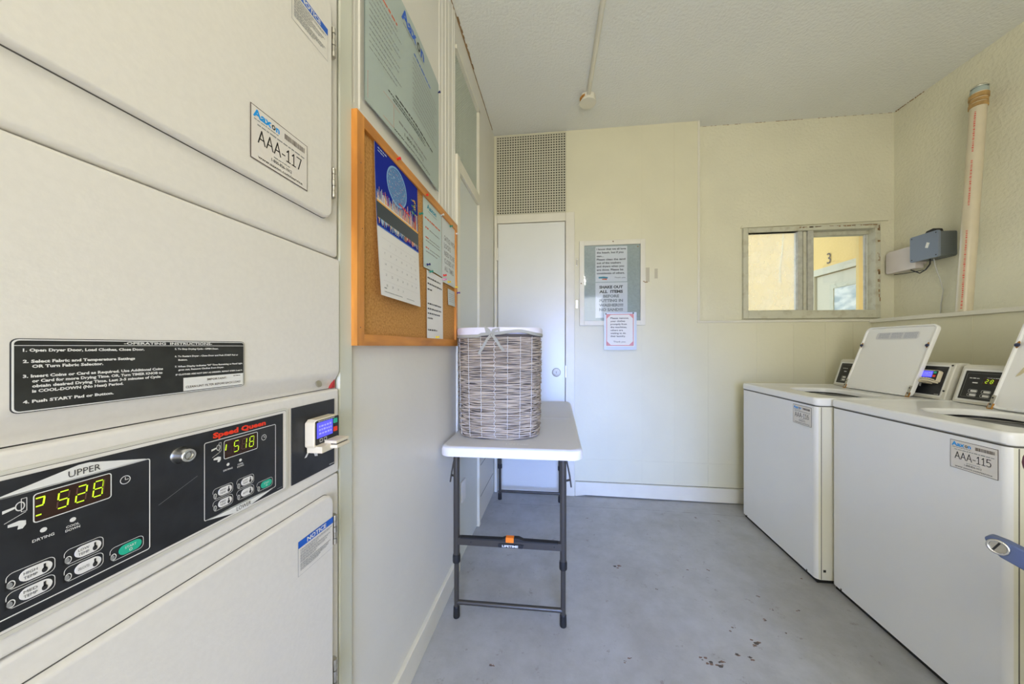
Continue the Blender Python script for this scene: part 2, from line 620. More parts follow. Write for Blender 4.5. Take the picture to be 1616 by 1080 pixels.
# corner trim beside the dryer
struct(B().m(mat('trim_strip_paint', (0.66, 0.67, 0.56), 0.45)).box(XL, 0.714, 0, XL + 0.012, 0.763, ZC).obj('trim_1', bevel=0.004))
# back wall: thick panelling + thinner recess wall with the window hole
WX0, WX1, WZ0, WZ1 = 1.372, 2.300, 1.378, 2.066
b = B().m(m_wall)
b.box(XL - 0.10, YB, 0, 1.035, YR + 0.10, ZC)
b.box(1.035, YB, 0, XR + 0.1, YR + 0.10, LEDGE)
# faint vertical beads of the boards
for x in (0.36, 0.62, 0.86, 1.10, 1.44, 1.69, 1.90, 2.08):
    zt = ZC if x < 1.0 else LEDGE - 0.02
    b.box(x - 0.0025, YB - 0.0022, 0.115, x + 0.0025, YB, zt)
b.box(0.11, YB - 0.003, 0.285, 1.33, YB, 0.291)
struct(b.obj('wall_back'))
b = B().m(m_stucco)
b.box(1.035, YR, LEDGE, WX0, YR + 0.10, ZC)
b.box(WX1, YR, LEDGE, XR + 0.1, YR + 0.10, ZC)
b.box(WX0, YR, LEDGE, WX1, YR + 0.10, WZ0)
b.box(WX0, YR, WZ1, WX1, YR + 0.10, ZC)
struct(b.obj('wall_back_recess'))
struct(B().m(m_trim).box(1.02, YB - 0.008, LEDGE - 0.012, XW, YR, LEDGE + 0.003).obj('trim_2', bevel=0.003))
struct(B().m(m_trim).box(1.024, YB - 0.004, LEDGE, 1.040, YR, ZC).obj('trim_3', bevel=0.003))
# right wall: stucco above, a boxed half wall below with a cap board
struct(B().m(m_stucco).box(XR, YF, LEDGE, XR + 0.1, YR + 0.1, ZC).obj('wall_right'))
b = B().m(m_wall)
b.box(XW, YF, 0, XR + 0.1, YB, LEDGE - 0.018)
for i in range(9):
    y = 2.40 - i * 0.2
    b.box(XW - 0.002, y - 0.0025, 0.1, XW, y + 0.0025, LEDGE - 0.03)
struct(b.obj('wall_right_lower'))
struct(B().m(m_trim).box(XW - 0.014, YF, LEDGE - 0.022, XR, YB + 0.06, LEDGE + 0.002).obj('trim_4', bevel=0.003))
# front wall behind the camera, with the open doorway
b = B().m(m_wall)
b.box(XL - 0.1, YF - 0.1, 0, -0.35, YF, ZC)
b.box(0.85, YF - 0.1, 0, XR + 0.1, YF, ZC)
b.box(-0.35, YF - 0.1, 2.2, 0.85, YF, ZC)
struct(b.obj('wall_front'))
# baseboards
b = B().m(m_trim).box(XL, 0.763, 0, XL + 0.020, 1.595, 0.098)
struct(b.obj('baseboard_left', bevel=0.003))
b = B().m(m_trim)
b.prism(fr_back(YB), [(0.112, -0.0), (0.19, 0.012), (1.30, 0.006), (2.19, 0.0), (2.19, 0.112), (0.112, 0.112)], 0, 0.014)
b.m(m_seam).rect(fr_back(YB), 0.112, 0.1125, 2.19, 0.1155, 0.0006)
b.m(m_seam).rect(fr_back(YB), 0.112, 0.0, 2.19, 0.010, 0.0008)
struct(b.obj('baseboard_back'))
# stained gap along the ceiling, upper left
R = random.Random(4)
b = B().m(m_rustd)
for i in range(60):
    y = 1.50 + i * 0.0165
    hh = 1.0 if 6 < i < 26 else 0.22
    b.box(XL - 0.001, y, ZC - 0.003 - R.random() * 0.003 * hh, XL + 0.002 + (0.003 + R.random() * 0.006) * hh, y + 0.017, ZC + 0.0)
struct(b.obj('trim_5'), 'dark rusty gap line where the ceiling meets the left wall')
b = B().m(m_rustd)
for i in range(46):
    x = 1.06 + i * 0.029
    if R.random() < 0.7:
        b.box(x, YR - 0.0015, ZC - 0.0015 - R.random() * 0.002, x + R.uniform(0.008, 0.028), YR, ZC)
for i in range(12):
    y = 2.62 - i * 0.016
    b.box(XR - 0.004, y, ZC - 0.002 - R.random() * 0.005, XR, y + R.uniform(0.006, 0.014), ZC)
struct(b.obj('trim_6'), 'thin cracked stain line where the ceiling meets the recessed wall')

# ------------------------------------------------------------------ door in the back wall
fb = fr_back(YB)
d = thing('door_1', '', '', (-0.235, YB, 0)); del d['category']; struct(d, 'white narrow flush door in the back wall beside the left corner')
b = B().m(m_trim)
b.fbox(fb, XL + 0.003, 0, -0.507, 2.222, 0.0, 0.020)
b.fbox(fb, 0.037, 0, 0.108, 2.222, 0.0, 0.020)
b.fbox(fb, -0.507, 2.155, 0.037, 2.222, 0.0, 0.020)
b.obj('door_frame', d, bevel=0.004)
b = B().m(mat('soft_gap', (0.22, 0.21, 0.17), 0.9)).rect(fb, -0.507, 0.0, 0.037, 2.155, 0.0008)
b.m(m_doorw).fbox(fb, -0.501, 0.012, 0.032, 2.150, 0.001, 0.016)
b.obj('door_panel', d, bevel=0.002)
b = B().m(mat('worn_brass_nickel', (0.36, 0.33, 0.26), 0.45, 0.8))
b.lathe((-0.035, YB - 0.016, 0.966), (0, -1, 0), [(0.034, 0), (0.034, 0.004), (0.030, 0.010), (0.020, 0.011), (0.019, 0.006)], 28)
b.m(m_ink2).box(-0.0375, YB - 0.0275, 0.957, -0.0325, YB - 0.0225, 0.975)
b.obj('deadbolt', d)
for z in (1.86, 0.35):
    B().m(m_trim).fbox(fb, -0.516, z, -0.499, z + 0.10, 0.016, 0.024).obj('hinge', d, bevel=0.002)
b = B().m(m_steel).fbox(fb, 0.036, 0.925, 0.040, 1.02, 0.0165, 0.0215)
b.obj('strike_plate', d)

# perforated vent over that door
v = thing('wall_vent', 'square-holed metal vent screen over the white back door', 'vent', (-0.237, YB, 2.23))
u0, u1, z0, z1 = -0.512, 0.038, 2.229, 2.852
B().m(m_ventd).fbox(fb, u0, z0, u1, z1, -0.001, 0.0015).obj('backing', v)  # flat dark plate paints the shade behind the screen holes
b = B().m(m_vent)
NX, NZ = 27, 31
for i in range(NX + 1):
    u = u0 + (u1 - u0) * i / NX
    b.fbox(fb, u - 0.0044, z0, u + 0.0044, z1, 0.010, 0.0135)
for j in range(NZ + 1):
    z = z0 + (z1 - z0) * j / NZ
    b.fbox(fb, u0, z - 0.0042, u1, z + 0.0042, 0.0102, 0.0125)
b.obj('screen', v)

# ------------------------------------------------------------------ closet door on the left wall
fl = fr_left(XL)
d = thing('door_2', '', '', (XL, 1.84, 0)); del d['category']; struct(d, 'grey-white closet door in the left wall beyond the corkboard')
b = B().m(m_trim)
b.fbox(fl, 1.597, 0, 1.640, 2.155, -0.03, 0.014)
b.fbox(fl, 2.048, 0, 2.078, 2.155, -0.03, 0.012)
b.fbox(fl, 1.640, 2.085, 2.048, 2.150, -0.03, 0.012)
b.obj('door_frame', d, bevel=0.003)
B().m(m_greyd).fbox(fl, 1.642, 0.012, 2.046, 2.083, -0.035, -0.003).obj('door_panel', d, bevel=0.002)
for z in (1.815, 0.95):
    b = B().m(m_trim)
    b.fbox(fl, 1.648, z, 1.672, z + 0.10, -0.003, 0.004)
    for k in (0.02, 0.05, 0.08):
        b.cyl(fl.p(1.655, z + k, 0.004), fl.p(1.655, z + k + 0.012, 0.004), 0.004, 10)
    b.obj('hinge', d)
B().m(m_whitep).fbox(fl, 1.695, 0.32, 1.765, 0.435, -0.003, 0.006).obj('low_plate', d, bevel=0.004, label='small white rectangular plate low on the door')
b = B().m(m_seam)
for z in (0.16, 0.37):
    b.box(XL, 2.12, z, XL + 0.0006, 2.52, z + 0.004)
struct(b.obj('trim_7'), 'faint horizontal joint lines low on the wall beside the back door')
# screen above it
v = thing('screen_vent', 'tall grey-green insect screen above the closet door on the left wall', 'vent', (XL, 1.84, 2.155))
B().m(m_screend).box(XL - 0.03, 1.60, 2.155, XL - 0.02, 2.075, 2.70).obj('backing', v)
b = B().m(m_screen)
for i in range(36):
    y = 1.603 + i * 0.0134
    b.box(XL - 0.012, y, 2.155, XL - 0.009, y + 0.0045, 2.70)
for i in range(40):
    z = 2.157 + i * 0.0139
    b.box(XL - 0.0115, 1.60, z, XL - 0.0095, 2.075, z + 0.0045)
b.obj('screen', v)
b = B().m(m_trim)
b.box(XL - 0.02, 2.055, 2.155, XL + 0.008, 2.078, 2.715)
b.box(XL - 0.02, 1.60, 2.695, XL + 0.008, 2.078, 2.715)
b.obj('frame', v)

# ------------------------------------------------------------------ window in the recess
w = thing('window_1', '', '', ((WX0 + WX1) / 2, YR, WZ0)); del w['category']; struct(w, 'aluminium sliding window with two panes in the recessed wall')
fw = fr_back(YR)
b = B().m(m_alu)
def frame4(b, fr, u0, v0, u1, v1, t, n0, n1, tb=None):
    tb = t if tb is None else tb
    b.fbox(fr, u0, v0, u0 + t, v1, n0, n1)
    b.fbox(fr, u1 - t, v0, u1, v1, n0, n1)
    b.fbox(fr, u0 + t, v0, u1 - t, v0 + tb, n0, n1)
    b.fbox(fr, u0 + t, v1 - t, u1 - t, v1, n0, n1)
frame4(b, fw, WX0, WZ0, WX1, WZ1, 0.036, -0.045, 0.022, 0.060)
b.obj('window_frame', w, bevel=0.004)
b = B().m(m_alu)
frame4(b, fw, WX0 + 0.036, WZ0 + 0.055, 1.845, WZ1 - 0.03, 0.006, -0.03, 0.008, 0.01)
b.m(m_alu2).fbox(fw, 1.760, WZ0 + 0.055, 1.792, WZ1 - 0.036, -0.035, 0.006)
b.m(m_alu).fbox(fw, 1.800, WZ0 + 0.055, 1.822, WZ1 - 0.036, -0.035, 0.000)
b.m(m_gap).fbox(fw, 1.792, WZ0 + 0.055, 1.800, WZ1 - 0.036, -0.035, -0.004)
b.obj('sliding_sash', w)
b = B().m(m_alu2)
b.fbox(fw, 1.824, WZ0 + 0.050, 1.862, WZ1 - 0.034, -0.03, 0.012)
b.fbox(fw, 2.252, WZ0 + 0.055, 2.264, WZ1 - 0.036, -0.060, -0.045)
b.m(m_alu).fbox(fw, 1.862, WZ1 - 0.062, 2.264, WZ1 - 0.036, -0.075, -0.03)
b.obj('fixed_sash', w)
B().m(m_dusty).fbox(fw, WX0 + 0.04, WZ0 + 0.06, 1.762, WZ1 - 0.04, -0.018, -0.014).obj('window_pane', w)
b = B().m(m_glass)
b.fbox(fw, 1.860, WZ0 + 0.06, 2.256, WZ1 - 0.06, -0.058, -0.054)
b.obj('window_pane', w)
b = B().m(m_rustd)
for i in range(22):
    z = WZ0 + 0.08 + R.random() * 0.58
    b.fbox(fw, 2.275 + R.random() * 0.015, z, 2.279 + R.random() * 0.018, z + R.uniform(0.004, 0.03), 0.0222, 0.0228)
for i in range(26):
    u = 1.75 + R.random() * 0.5
    b.fbox(fw, u, WZ1 - 0.012 - R.random() * 0.006, u + R.uniform(0.005, 0.03), WZ1 - 0.009, 0.0222, 0.0228)
b.obj('rust_marks', w)
# head drip ridge over the window
b = B().m(m_stucco)
b.prism(fw, [(1.36, 2.070), (2.36, 2.085), (2.40, 2.100), (1.37, 2.088)], 0, 0.012)
struct(b.obj('trim_8'), 'plastered ridge above the window')

# ------------------------------------------------------------------ outside the window
XO = 3.2
g = B().m(m_ground).box(-9, 2.80, -0.25, 9, 12, -0.15)
struct(g.obj('ground_outside'))
nb = thing('neighbouring_building', 'yellow stucco building across the passage seen through the window, with a numbered door', 'building', (XO, 5.0, -0.15))
fo = fr_right(XO)
b = B().m(m_yellow)
b.box(XO, 2.8, -0.15, XO + 0.2, 9.5, 4.6)
b.obj('wall', nb)
B().m(m_yellow).box(2.800, 3.40, -0.15, 3.2, 3.43, 4.6).obj('corner_pier', nb)
dn = B().m(m_outdoor)
dn.fbox(fo, -4.53, -0.15, -4.44, 2.12, 0, 0.05)
dn.fbox(fo, -4.44, 2.04, -3.46, 2.12, 0, 0.05)
dn.fbox(fo, -3.55, -0.15, -3.46, 2.12, 0, 0.05)
dn = dn.obj('door_frame', nb)
b = B().m(m_outdoor).fbox(fo, -4.425, -0.13, -3.56, 2.03, 0.0, 0.025)
b.m(m_gap).fbox(fo, -4.437, -0.13, -4.425, 2.035, 0.0, 0.004)
dp = b.obj('door', nb, bevel=0.004)
b = B().m(m_alu)
frame4(b, fo, -4.22, 1.05, -3.70, 1.90, 0.05, 0.02, 0.035)
b.m(mat('outside_glass_reflections', (0.42, 0.50, 0.52), 0.06, 0.0, col2=(0.82, 0.84, 0.80), vscale=3.5, lo=0.45, hi=0.6, stretch=(1, 1, 2.4)))  # pale patches paint reflections into the glass colour
b.fbox(fo, -4.17, 1.10, -3.75, 1.85, 0.020, 0.026)
b.obj('door_window', dp)
b = B().m(m_ink2)
b.text(Fr((XO - 0.004, 0, 0), (0, -1, 0), (0, 0, 1)), -4.30, 2.165, 0.06, 0.13, '3', 0.004, bold=0.0)
b.obj('house_number', nb, label='dark number 3 above the door')
b = B().m(mat('pale_streak', (0.80, 0.72, 0.45), 0.7))
pts = [(5.06, 2.95), (5.09, 2.6), (5.14, 2.35), (5.15, 2.1)]
for (ya, za), (yb_, zb) in zip(pts, pts[1:]):
    b.line(Fr((XO - 0.003, 0, 0), (0, -1, 0), (0, 0, 1)), (-ya, za), (-yb_, zb), 0.03, 0.002)
b.obj('wall_streak', nb)

# ------------------------------------------------------------------ asset label (front face of a machine)
def asset_label(name, parent, fr, w, h, num, seed=1):
    """w x h sticker with its lower left corner at the frame origin"""
    b = B().m(m_ink2).poly(fr, [(0, 0), (w, 0), (w, h), (0, h)], 0.0006)
    t = w * 0.012
    b.m(mat('label_paper', (0.78, 0.74, 0.68), 0.4)).rect(fr, t, t, w - t, h - t, 0.0009)
    n = 0.0012
    b.m(m_cyan).text(fr, w * 0.035, h * 0.800, w * 0.290, h * 0.140, 'Aax', n, bold=0.035)
    b.bm.faces.ensure_lookup_table()
    # logo is drawn again glyph by glyph so that the o can be a ring of colours
    return b, n


STROKES = {'A': [[(0, 0), (0.5, 1), (1, 0)], [(0.17, 0.34), (0.83, 0.34)]], '-': [[(0.1, 0.36), (0.8, 0.36)]],
           '1': [[(0.12, 0.80), (0.5, 1), (0.5, 0)], [(0.1, 0), (0.9, 0)]], '7': [[(0, 1), (1, 1), (0.35, 0)]],
           '5': [[(0.9, 1), (0.12, 1), (0.08, 0.55), (0.5, 0.64), (0.9, 0.5), (0.97, 0.3), (0.85, 0.08), (0.45, 0), (0.03, 0.08)]],
           '6': [[(0.85, 0.95), (0.5, 1), (0.18, 0.8), (0.05, 0.4), (0.15, 0.1), (0.5, 0), (0.85, 0.1), (0.95, 0.32), (0.8, 0.55), (0.5, 0.62), (0.15, 0.5)]]}


def stroke_text(b, fr, u0, v0, w, h, body, n):
    adv = {'A': 1.0, '-': 0.62, '1': 0.78, '7': 0.82, '5': 0.84, '6': 0.84}
    tot = sum(adv[c] for c in body)
    k = w / tot
    u = u0
    for c in body:
        cw = adv[c] * k * 0.80
        for st in STROKES[c]:
            for p, q in zip(st, st[1:]):
                a = Vector((u + p[0] * cw, v0 + p[1] * h)); d_ = Vector((u + q[0] * cw, v0 + q[1] * h))
                e = (d_ - a).normalized() * h * 0.045
                b.line(fr, a - e, d_ + e, h * 0.10, n)
        u += adv[c] * k


def finish_label(b, n, name, parent, fr, w, h, num, seed):
    b.m(m_inkg)
    b.greek(fr, w * 0.05, w * 0.44, h * 0.745, h * 0.022, n, seed)
    b.greek(fr, w * 0.10, w * 0.93, h * 0.665, h * 0.030, n, seed + 1)
    R = random.Random(seed + 7)
    u = w * 0.55
    b.m(m_ink2)
    while u < w * 0.93:
        s = w * R.choice((0.004, 0.007, 0.010))
        b.rect(fr, u, h * 0.79, u + s, h * 0.90, n)
        u += s + w * R.choice((0.005, 0.008))
    b.m(m_ink)
    stroke_text(b, fr, w * 0.115, h * 0.36, w * 0.77, h * 0.235, num, n)
    b.m(m_inkg).greek(fr, w * 0.36, w * 0.66, h * 0.262, h * 0.022, n, seed + 3)
    b.m(m_ink).text(fr, w * 0.5, h * 0.165, w * 0.36, h * 0.060, '1-800-826-1012', n, align='C', bold=0.01)
    b.m(m_ink).text(fr, w * 0.5, h * 0.065, w * 0.78, h * 0.055, 'www.aaxon.com/service', n, align='C', bold=0.01)
    return b.obj(name, parent)


def add_asset(parent, fr, w, h, num, seed=1):
    b, n = asset_label('asset_label', parent, fr, w, h, num, seed)
    # rest of the logo: ring o, then n
    b.m(m_ink).ring2(fr, [(w * 0.358 + w * 0.031 * cos(i * pi / 8), h * 0.845 + h * 0.048 * sin(i * pi / 8)) for i in range(16)],
                     [(w * 0.358 + w * 0.015 * cos(i * pi / 8), h * 0.845 + h * 0.024 * sin(i * pi / 8)) for i in range(16)], n)
    b.m(m_cyan).text(fr, w * 0.397, h * 0.800, w * 0.062, h * 0.125, 'n', n, bold=0.035)
    o = finish_label(b, n, 'asset_label', parent, fr, w, h, num, seed)
    o['label'] = 'white asset sticker reading %s' % num
    return o


# ------------------------------------------------------------------ stacked dryer
XD = -0.519
fd = fr_left(XD)
D0, D1 = -0.088, 0.706
dr = thing('stacked_dryer', 'off-white stacked tumble dryer filling the bay on the left, with two display panels', 'dryer', (-0.9, 0.31, 0))
b = B().m(m_appl).box(-1.30, D0, 0.0, XD - 0.03, D1, 2.02)
b.m(m_seam).box(XD - 0.03, D0 + 0.004, 0.01, XD - 0.022, D1 - 0.004, 2.0)
b.obj('cabinet', dr)
# front skins (gaps between them show the seams)
B().m(m_appl).box(XD - 0.022, D0, 1.3765, XD, D1, 2.018).obj('upper_door_panel', dr, bevel=0.010, seg=4)
b = B().m(m_appl)
b.prism(Fr((0, D1, 0), (1, 0, 0), (0, 0, 1)), [(XD - 0.022, 1.0725), (XD - 0.017, 1.0725), (XD - 0.017, 1.077), (XD - 0.0150, 1.084), (XD - 0.0045, 1.101), (XD - 0.0015, 1.106), (XD, 1.114), (XD, 1.369), (XD - 0.0015, 1.3725), (XD - 0.005, 1.3745), (XD - 0.022, 1.3745)], 0, D1 - D0, True)
b.obj('middle_front_panel', dr)
B().m(m_appl).box(XD - 0.022, D0, 0.8765, XD, D1, 1.0712).obj('control_fascia', dr, bevel=0.005, seg=3)
B().m(m_appl).box(XD - 0.022, D0, 0.02, XD, D1, 0.8745).obj('lower_door_panel', dr, bevel=0.006, seg=3)
# screw and red edge piece above the fascia
b = B().m(m_steel).lathe((XD - 0.006, 0.648, 1.088), (1, 0, 0.35), [(0.0075, 0), (0.0075, 0.003), (0.003, 0.004)], 16)
b.obj('screw', dr)
B().m(mat('dull_red', (0.45, 0.03, 0.03), 0.6)).prism(fr_left(XD - 0.010), [(0.693, 1.0728), (0.7055, 1.0728), (0.7055, 1.096)], -0.01, 0.0).obj('red_tab', dr)


def dryer_door(name, y0, z0, y1, z1, hinge_z, lab):
    b = B().m(m_seam)
    b.prism(fd, rr(y0 - 0.0012, z0 - 0.0014, y1 + 0.0010, z1 + 0.0012, 0.021, 8), 0, 0.0006)
    b.m(m_appl)
    loopo = rr(y0, z0, y1, z1, 0.020, 8)
    loopi = rr(y0 + 0.005, z0 + 0.005, y1 - 0.005, z1 - 0.005, 0.016, 8)
    ring = []
    for loop, n in ((loopo, 0.0), (loopo, 0.008), (rr(y0 + 0.0016, z0 + 0.0016, y1 - 0.0016, z1 - 0.0016, 0.019, 8), 0.0116), (loopi, 0.013)):
        ring.append([b.V(fd.p(u, v_, n)) for u, v_ in loop])
    k = len(loopo)
    for a, c in zip(ring, ring[1:]):
        for i in range(k):
            b.face([a[i], a[(i + 1) % k], c[(i + 1) % k], c[i]], True)
    b.face(ring[-1])
    o = b.obj(name, dr)
    for hz in hinge_z:
        h = B().m(m_steel)
        h.fbox(fd, y1 + 0.001, hz - 0.033, y1 + 0.010, hz + 0.033, 0.0, 0.010)
        h.m(m_steel)
        for q in range(5):
            zz = hz - 0.033 + q * 0.0132
            h.cyl(fd.p(y1 + 0.004, zz + 0.0006, 0.0125), fd.p(y1 + 0.004, zz + 0.0126, 0.0125), 0.0042 if q % 2 == 0 else 0.0034, 12)
        h.obj('hinge', o)
    return o


ud = dryer_door('upper_door', -0.045, 1.452, 0.668, 1.935, (1.852, 1.537), '')
ld = dryer_door('lower_door', -0.045, 0.335, 0.672, 0.842, (0.757, 0.432), '')


def notice(parent, y0, z0, y1, z1, n):
    fr = fr_left(XD + n, y0, z0)
    w, h = y1 - y0, z1 - z0
    b = B().m(m_inkg).rect(fr, 0, 0, w, h, 0.0004)
    b.m(m_appl).rect(fr, 0.0006, 0.0006, w - 0.0006, h - 0.0006, 0.0006)
    b.m(m_noticeblue).rect(fr, 0, h * 0.80, w, h, 0.0008)
    b.m(m_white).text(fr, w * 0.5, h * 0.835, w * 0.55, h * 0.125, 'NOTICE', 0.0011, align='C', bold=0.03)
    b.m(m_inkg)
    for i, (v0, v1) in enumerate(((0.75, 0.95), (0.67, 0.55), (0.59, 0.90), (0.51, 0.80), (0.43, 0.50), (0.34, 0.92), (0.27, 0.85), (0.20, 0.60))):
        b.greek(fr, w * 0.05, w * v1, h * v0 - h * 0.03, h * 0.022, 0.0010, 31 + i)
        b.greek(fr, w * 0.05, w * v1 * 0.93, h * v0 - h * 0.065, h * 0.018, 0.0010, 51 + i)
    return b.obj('notice_sticker', parent, label='blue and white sticker reading NOTICE')


notice(ud, 0.557, 1.792, 0.652, 1.862, 0.013)
notice(ld, 0.572, 0.722, 0.668, 0.790, 0.013)
add_asset(ud, fr_left(XD + 0.0135, 0.474, 1.481), 0.120, 0.090, 'AAA-117', 3)

# instruction plate
fr = fr_left(XD, 0.249, 1.106)
b = B().m(m_ink)
W_, H_ = 0.2265, 0.0710
b.prism(fr, rr(-0.0008, -0.0008, W_ + 0.0008, H_ + 0.0008, 0.0052), 0.0, 0.0008)
b.m(m_white).prism(fr, rr(0, 0, W_, H_, 0.0045), 0.0, 0.0012)
b.m(m_plate).prism(fr, rr(0.0012, 0.0012, W_ - 0.0012, H_ - 0.0012, 0.0036), 0.0, 0.0015)
n = 0.0018
b.m(m_white).rect(fr, 0.001, 0.0646, W_ - 0.001, 0.0652, n)
b.text(fr, 0.128, 0.0662, 0.098, 0.0030, '-OPERATING  INSTRUCTIONS-', n, bold=0.03, align='C')
TX = [(0.0060, 0.0590, 0.0920, '1. Open Dryer Door, Load Clothes, Close Door.', 0.0024),
      (0.0060, 0.0480, 0.0830, '2. Select Fabric and Temperature Settings', 0.0024),
      (0.0115, 0.0430, 0.0500, 'OR Turn Fabric Selector.', 0.0024),
      (0.0060, 0.0335, 0.1110, '3. Insert Coins or Card as Required. Use Additional Coins', 0.0024),
      (0.0115, 0.0285, 0.1050, 'or Card for more Drying Time. OR, Turn TIMER KNOB to', 0.0024),
      (0.0115, 0.0235, 0.1030, 'obtain desired Drying Time. Last 3-5 minutes of Cycle', 0.0024),
      (0.0115, 0.0185, 0.0670, 'is COOL-DOWN (No Heat) Period.', 0.0024),
      (0.0060, 0.0085, 0.0640, '4. Push START Pad or Button.', 0.0024),
      (0.1300, 0.0595, 0.0560, '5. To Stop Drying Cycle - OPEN Door.', 0.0018),
      (0.1300, 0.0495, 0.0860, '6. To Restart Dryer - Close Door and Push START Pad or', 0.0018),
      (0.1340, 0.0445, 0.0110, 'Button.', 0.0018),
      (0.1300, 0.0355, 0.0930, '7. When Display Indicates "00" Time Remaining or Panel Light', 0.0018),
      (0.1340, 0.0310, 0.0600, 'goes out, Remove Clothes from Dryer.', 0.0018),
      (0.1310, 0.0245, 0.0920, 'IF CLOTHES ARE NOT DRY AS DESIRED, REPEAT STEPS 2 and 4.', 0.0017)]
for u, v_, w_, s, hh in TX:
    b.text(fr, u, v_, w_, hh * 1.18, s, n, bold=0.045)
b.rect(fr, 0.1400, 0.0022, W_ - 0.0022, 0.0205, n)
b.m(m_ink2).text(fr, 0.1840, 0.0140, 0.0280, 0.0030, 'IMPORTANT:', n + 0.0003, align='C', bold=0.01)
b.text(fr, 0.1425, 0.0060, 0.0770, 0.0030, 'CLEAN LINT FILTER BEFORE EACH LOAD', n + 0.0003, bold=0.01)
b.greek(fr, 0.208, 0.219, 0.0170, 0.0010, n + 0.0003, 5)
b.obj('instruction_plate', dr)

# control panel overlay
b = B().m(m_console).prism(fd, rr(0.062, 0.8975, 0.5605, 1.0535, 0.006), 0, 0.0022)
b.m(m_seam).prism(fd, rr(0.0665, 0.9015, 0.5560, 1.0495, 0.004), 0, 0.0025)
b.m(m_appl).prism(fd, rr(0.067, 0.9020, 0.5555, 1.0490, 0.004), 0, 0.0028)
b.m(m_black).rect(fd, 0.072, 0.9050, 0.5485, 1.0450, 0.0032)
b.m(m_redlogo).text(fd, 0.4255, 1.0325, 0.0870, 0.0075, 'Speed Queen', 0.0036, bold=0.05)
b.m(m_inkg).greek(fd, 0.536, 0.546, 0.9085, 0.0010, 0.0036, 3)
b.line(fd, (0.36, 0.965), (0.405, 0.985), 0.0004, 0.0036)
cp = b.obj('control_panel', dr)

SEG = {'0': 'abcdef', '1': 'bc', '2': 'abged', '3': 'abgcd', '4': 'fgbc', '5': 'afgcd', '6': 'afgedc', '7': 'abc', '8': 'abcdefg', '9': 'abcdfg', 'P': 'abgf', '?': 'ab2gd'}


def digit(b, fr, u, v_, w, h, ch, n, lit=None, dim=None, t=None):
    t = t or h * 0.11
    sh = 0.10
    def S(x, y): return (u + x + (y * sh), v_ + y)
    segs = {'a': ((0, h), (w, h)), 'd': ((0, 0), (w, 0)), 'g': ((0, h / 2), (w, h / 2)), 'f': ((0, h / 2), (0, h)), 'e': ((0, 0), (0, h / 2)), 'b': ((w, h / 2), (w, h)), 'c': ((w, 0), (w, h / 2))}
    on = SEG.get(ch, '')
    for k, (p, q) in segs.items():
        mt = lit if k in on else dim
        if mt is None:
            continue
        p = Vector(S(*p)); q = Vector(S(*q))
        dd = (q - p).normalized() * t * 0.65
        b.m(mt).line(fr, p + dd, q - dd, t, n)


def pad(b, fr, u, v_, w, h, txt, n, green=False, icon=True):
    bm_ = m_white
    b.m(m_white if not green else m_redlogo if False else m_white).outline(fr, u, v_, u + w, v_ + h, h * 0.30, w * 0.018, n)
    b.m(m_blackp).rect(fr, u - w * 0.02, v_ + h * 0.05, u + w * 0.14, v_ + h * 0.55, n + 0.0002)
    b.m(m_white).ring2(fr, [(u + w * 0.10 + w * 0.085 * cos(a * pi / 8), v_ + h * 0.32 + h * 0.24 * sin(a * pi / 8)) for a in range(16)],
                       [(u + w * 0.10 + w * 0.062 * cos(a * pi / 8), v_ + h * 0.32 + h * 0.18 * sin(a * pi / 8)) for a in range(16)], n + 0.0003)
    b.m(m_inkg).disc(fr, u + w * 0.07, v_ + h * 0.30, w * 0.06, n + 0.0004, 14, h * 0.17)
    b.m(m_green if green else m_whitep).prism(fr, rr(u + w * 0.25, v_ + h * 0.13, u + w * 0.93, v_ + h * 0.87, h * 0.36), n, n + 0.0005)
    mt = m_white if green else m_ink
    ls = txt.split('|')
    for i, t in enumerate(ls):
        b.m(mt).text(fr, u + w * (0.33 if icon else 0.42), v_ + h * (0.56 - 0.28 * i if len(ls) > 1 else (0.52 if green else 0.42)), w * (0.28 if icon else 0.34), h * 0.17, t, n + 0.0008)
    if icon:
        b.m(m_ink).disc(fr, u + w * 0.76, v_ + h * 0.38, w * 0.065, n + 0.0008, 14, h * 0.17)
        b.rect(fr, u + w * 0.735, v_ + h * 0.45, u + w * 0.785, v_ + h * 0.76, n + 0.0008)
    elif green:
        b.m(m_white).ring2(fr, [(u + w * 0.59 + w * 0.05 * cos(a * pi / 6), v_ + h * 0.34 + h * 0.10 * sin(a * pi / 6)) for a in range(12)],
                           [(u + w * 0.59 + w * 0.033 * cos(a * pi / 6), v_ + h * 0.34 + h * 0.066 * sin(a * pi / 6)) for a in range(12)], n + 0.0008)


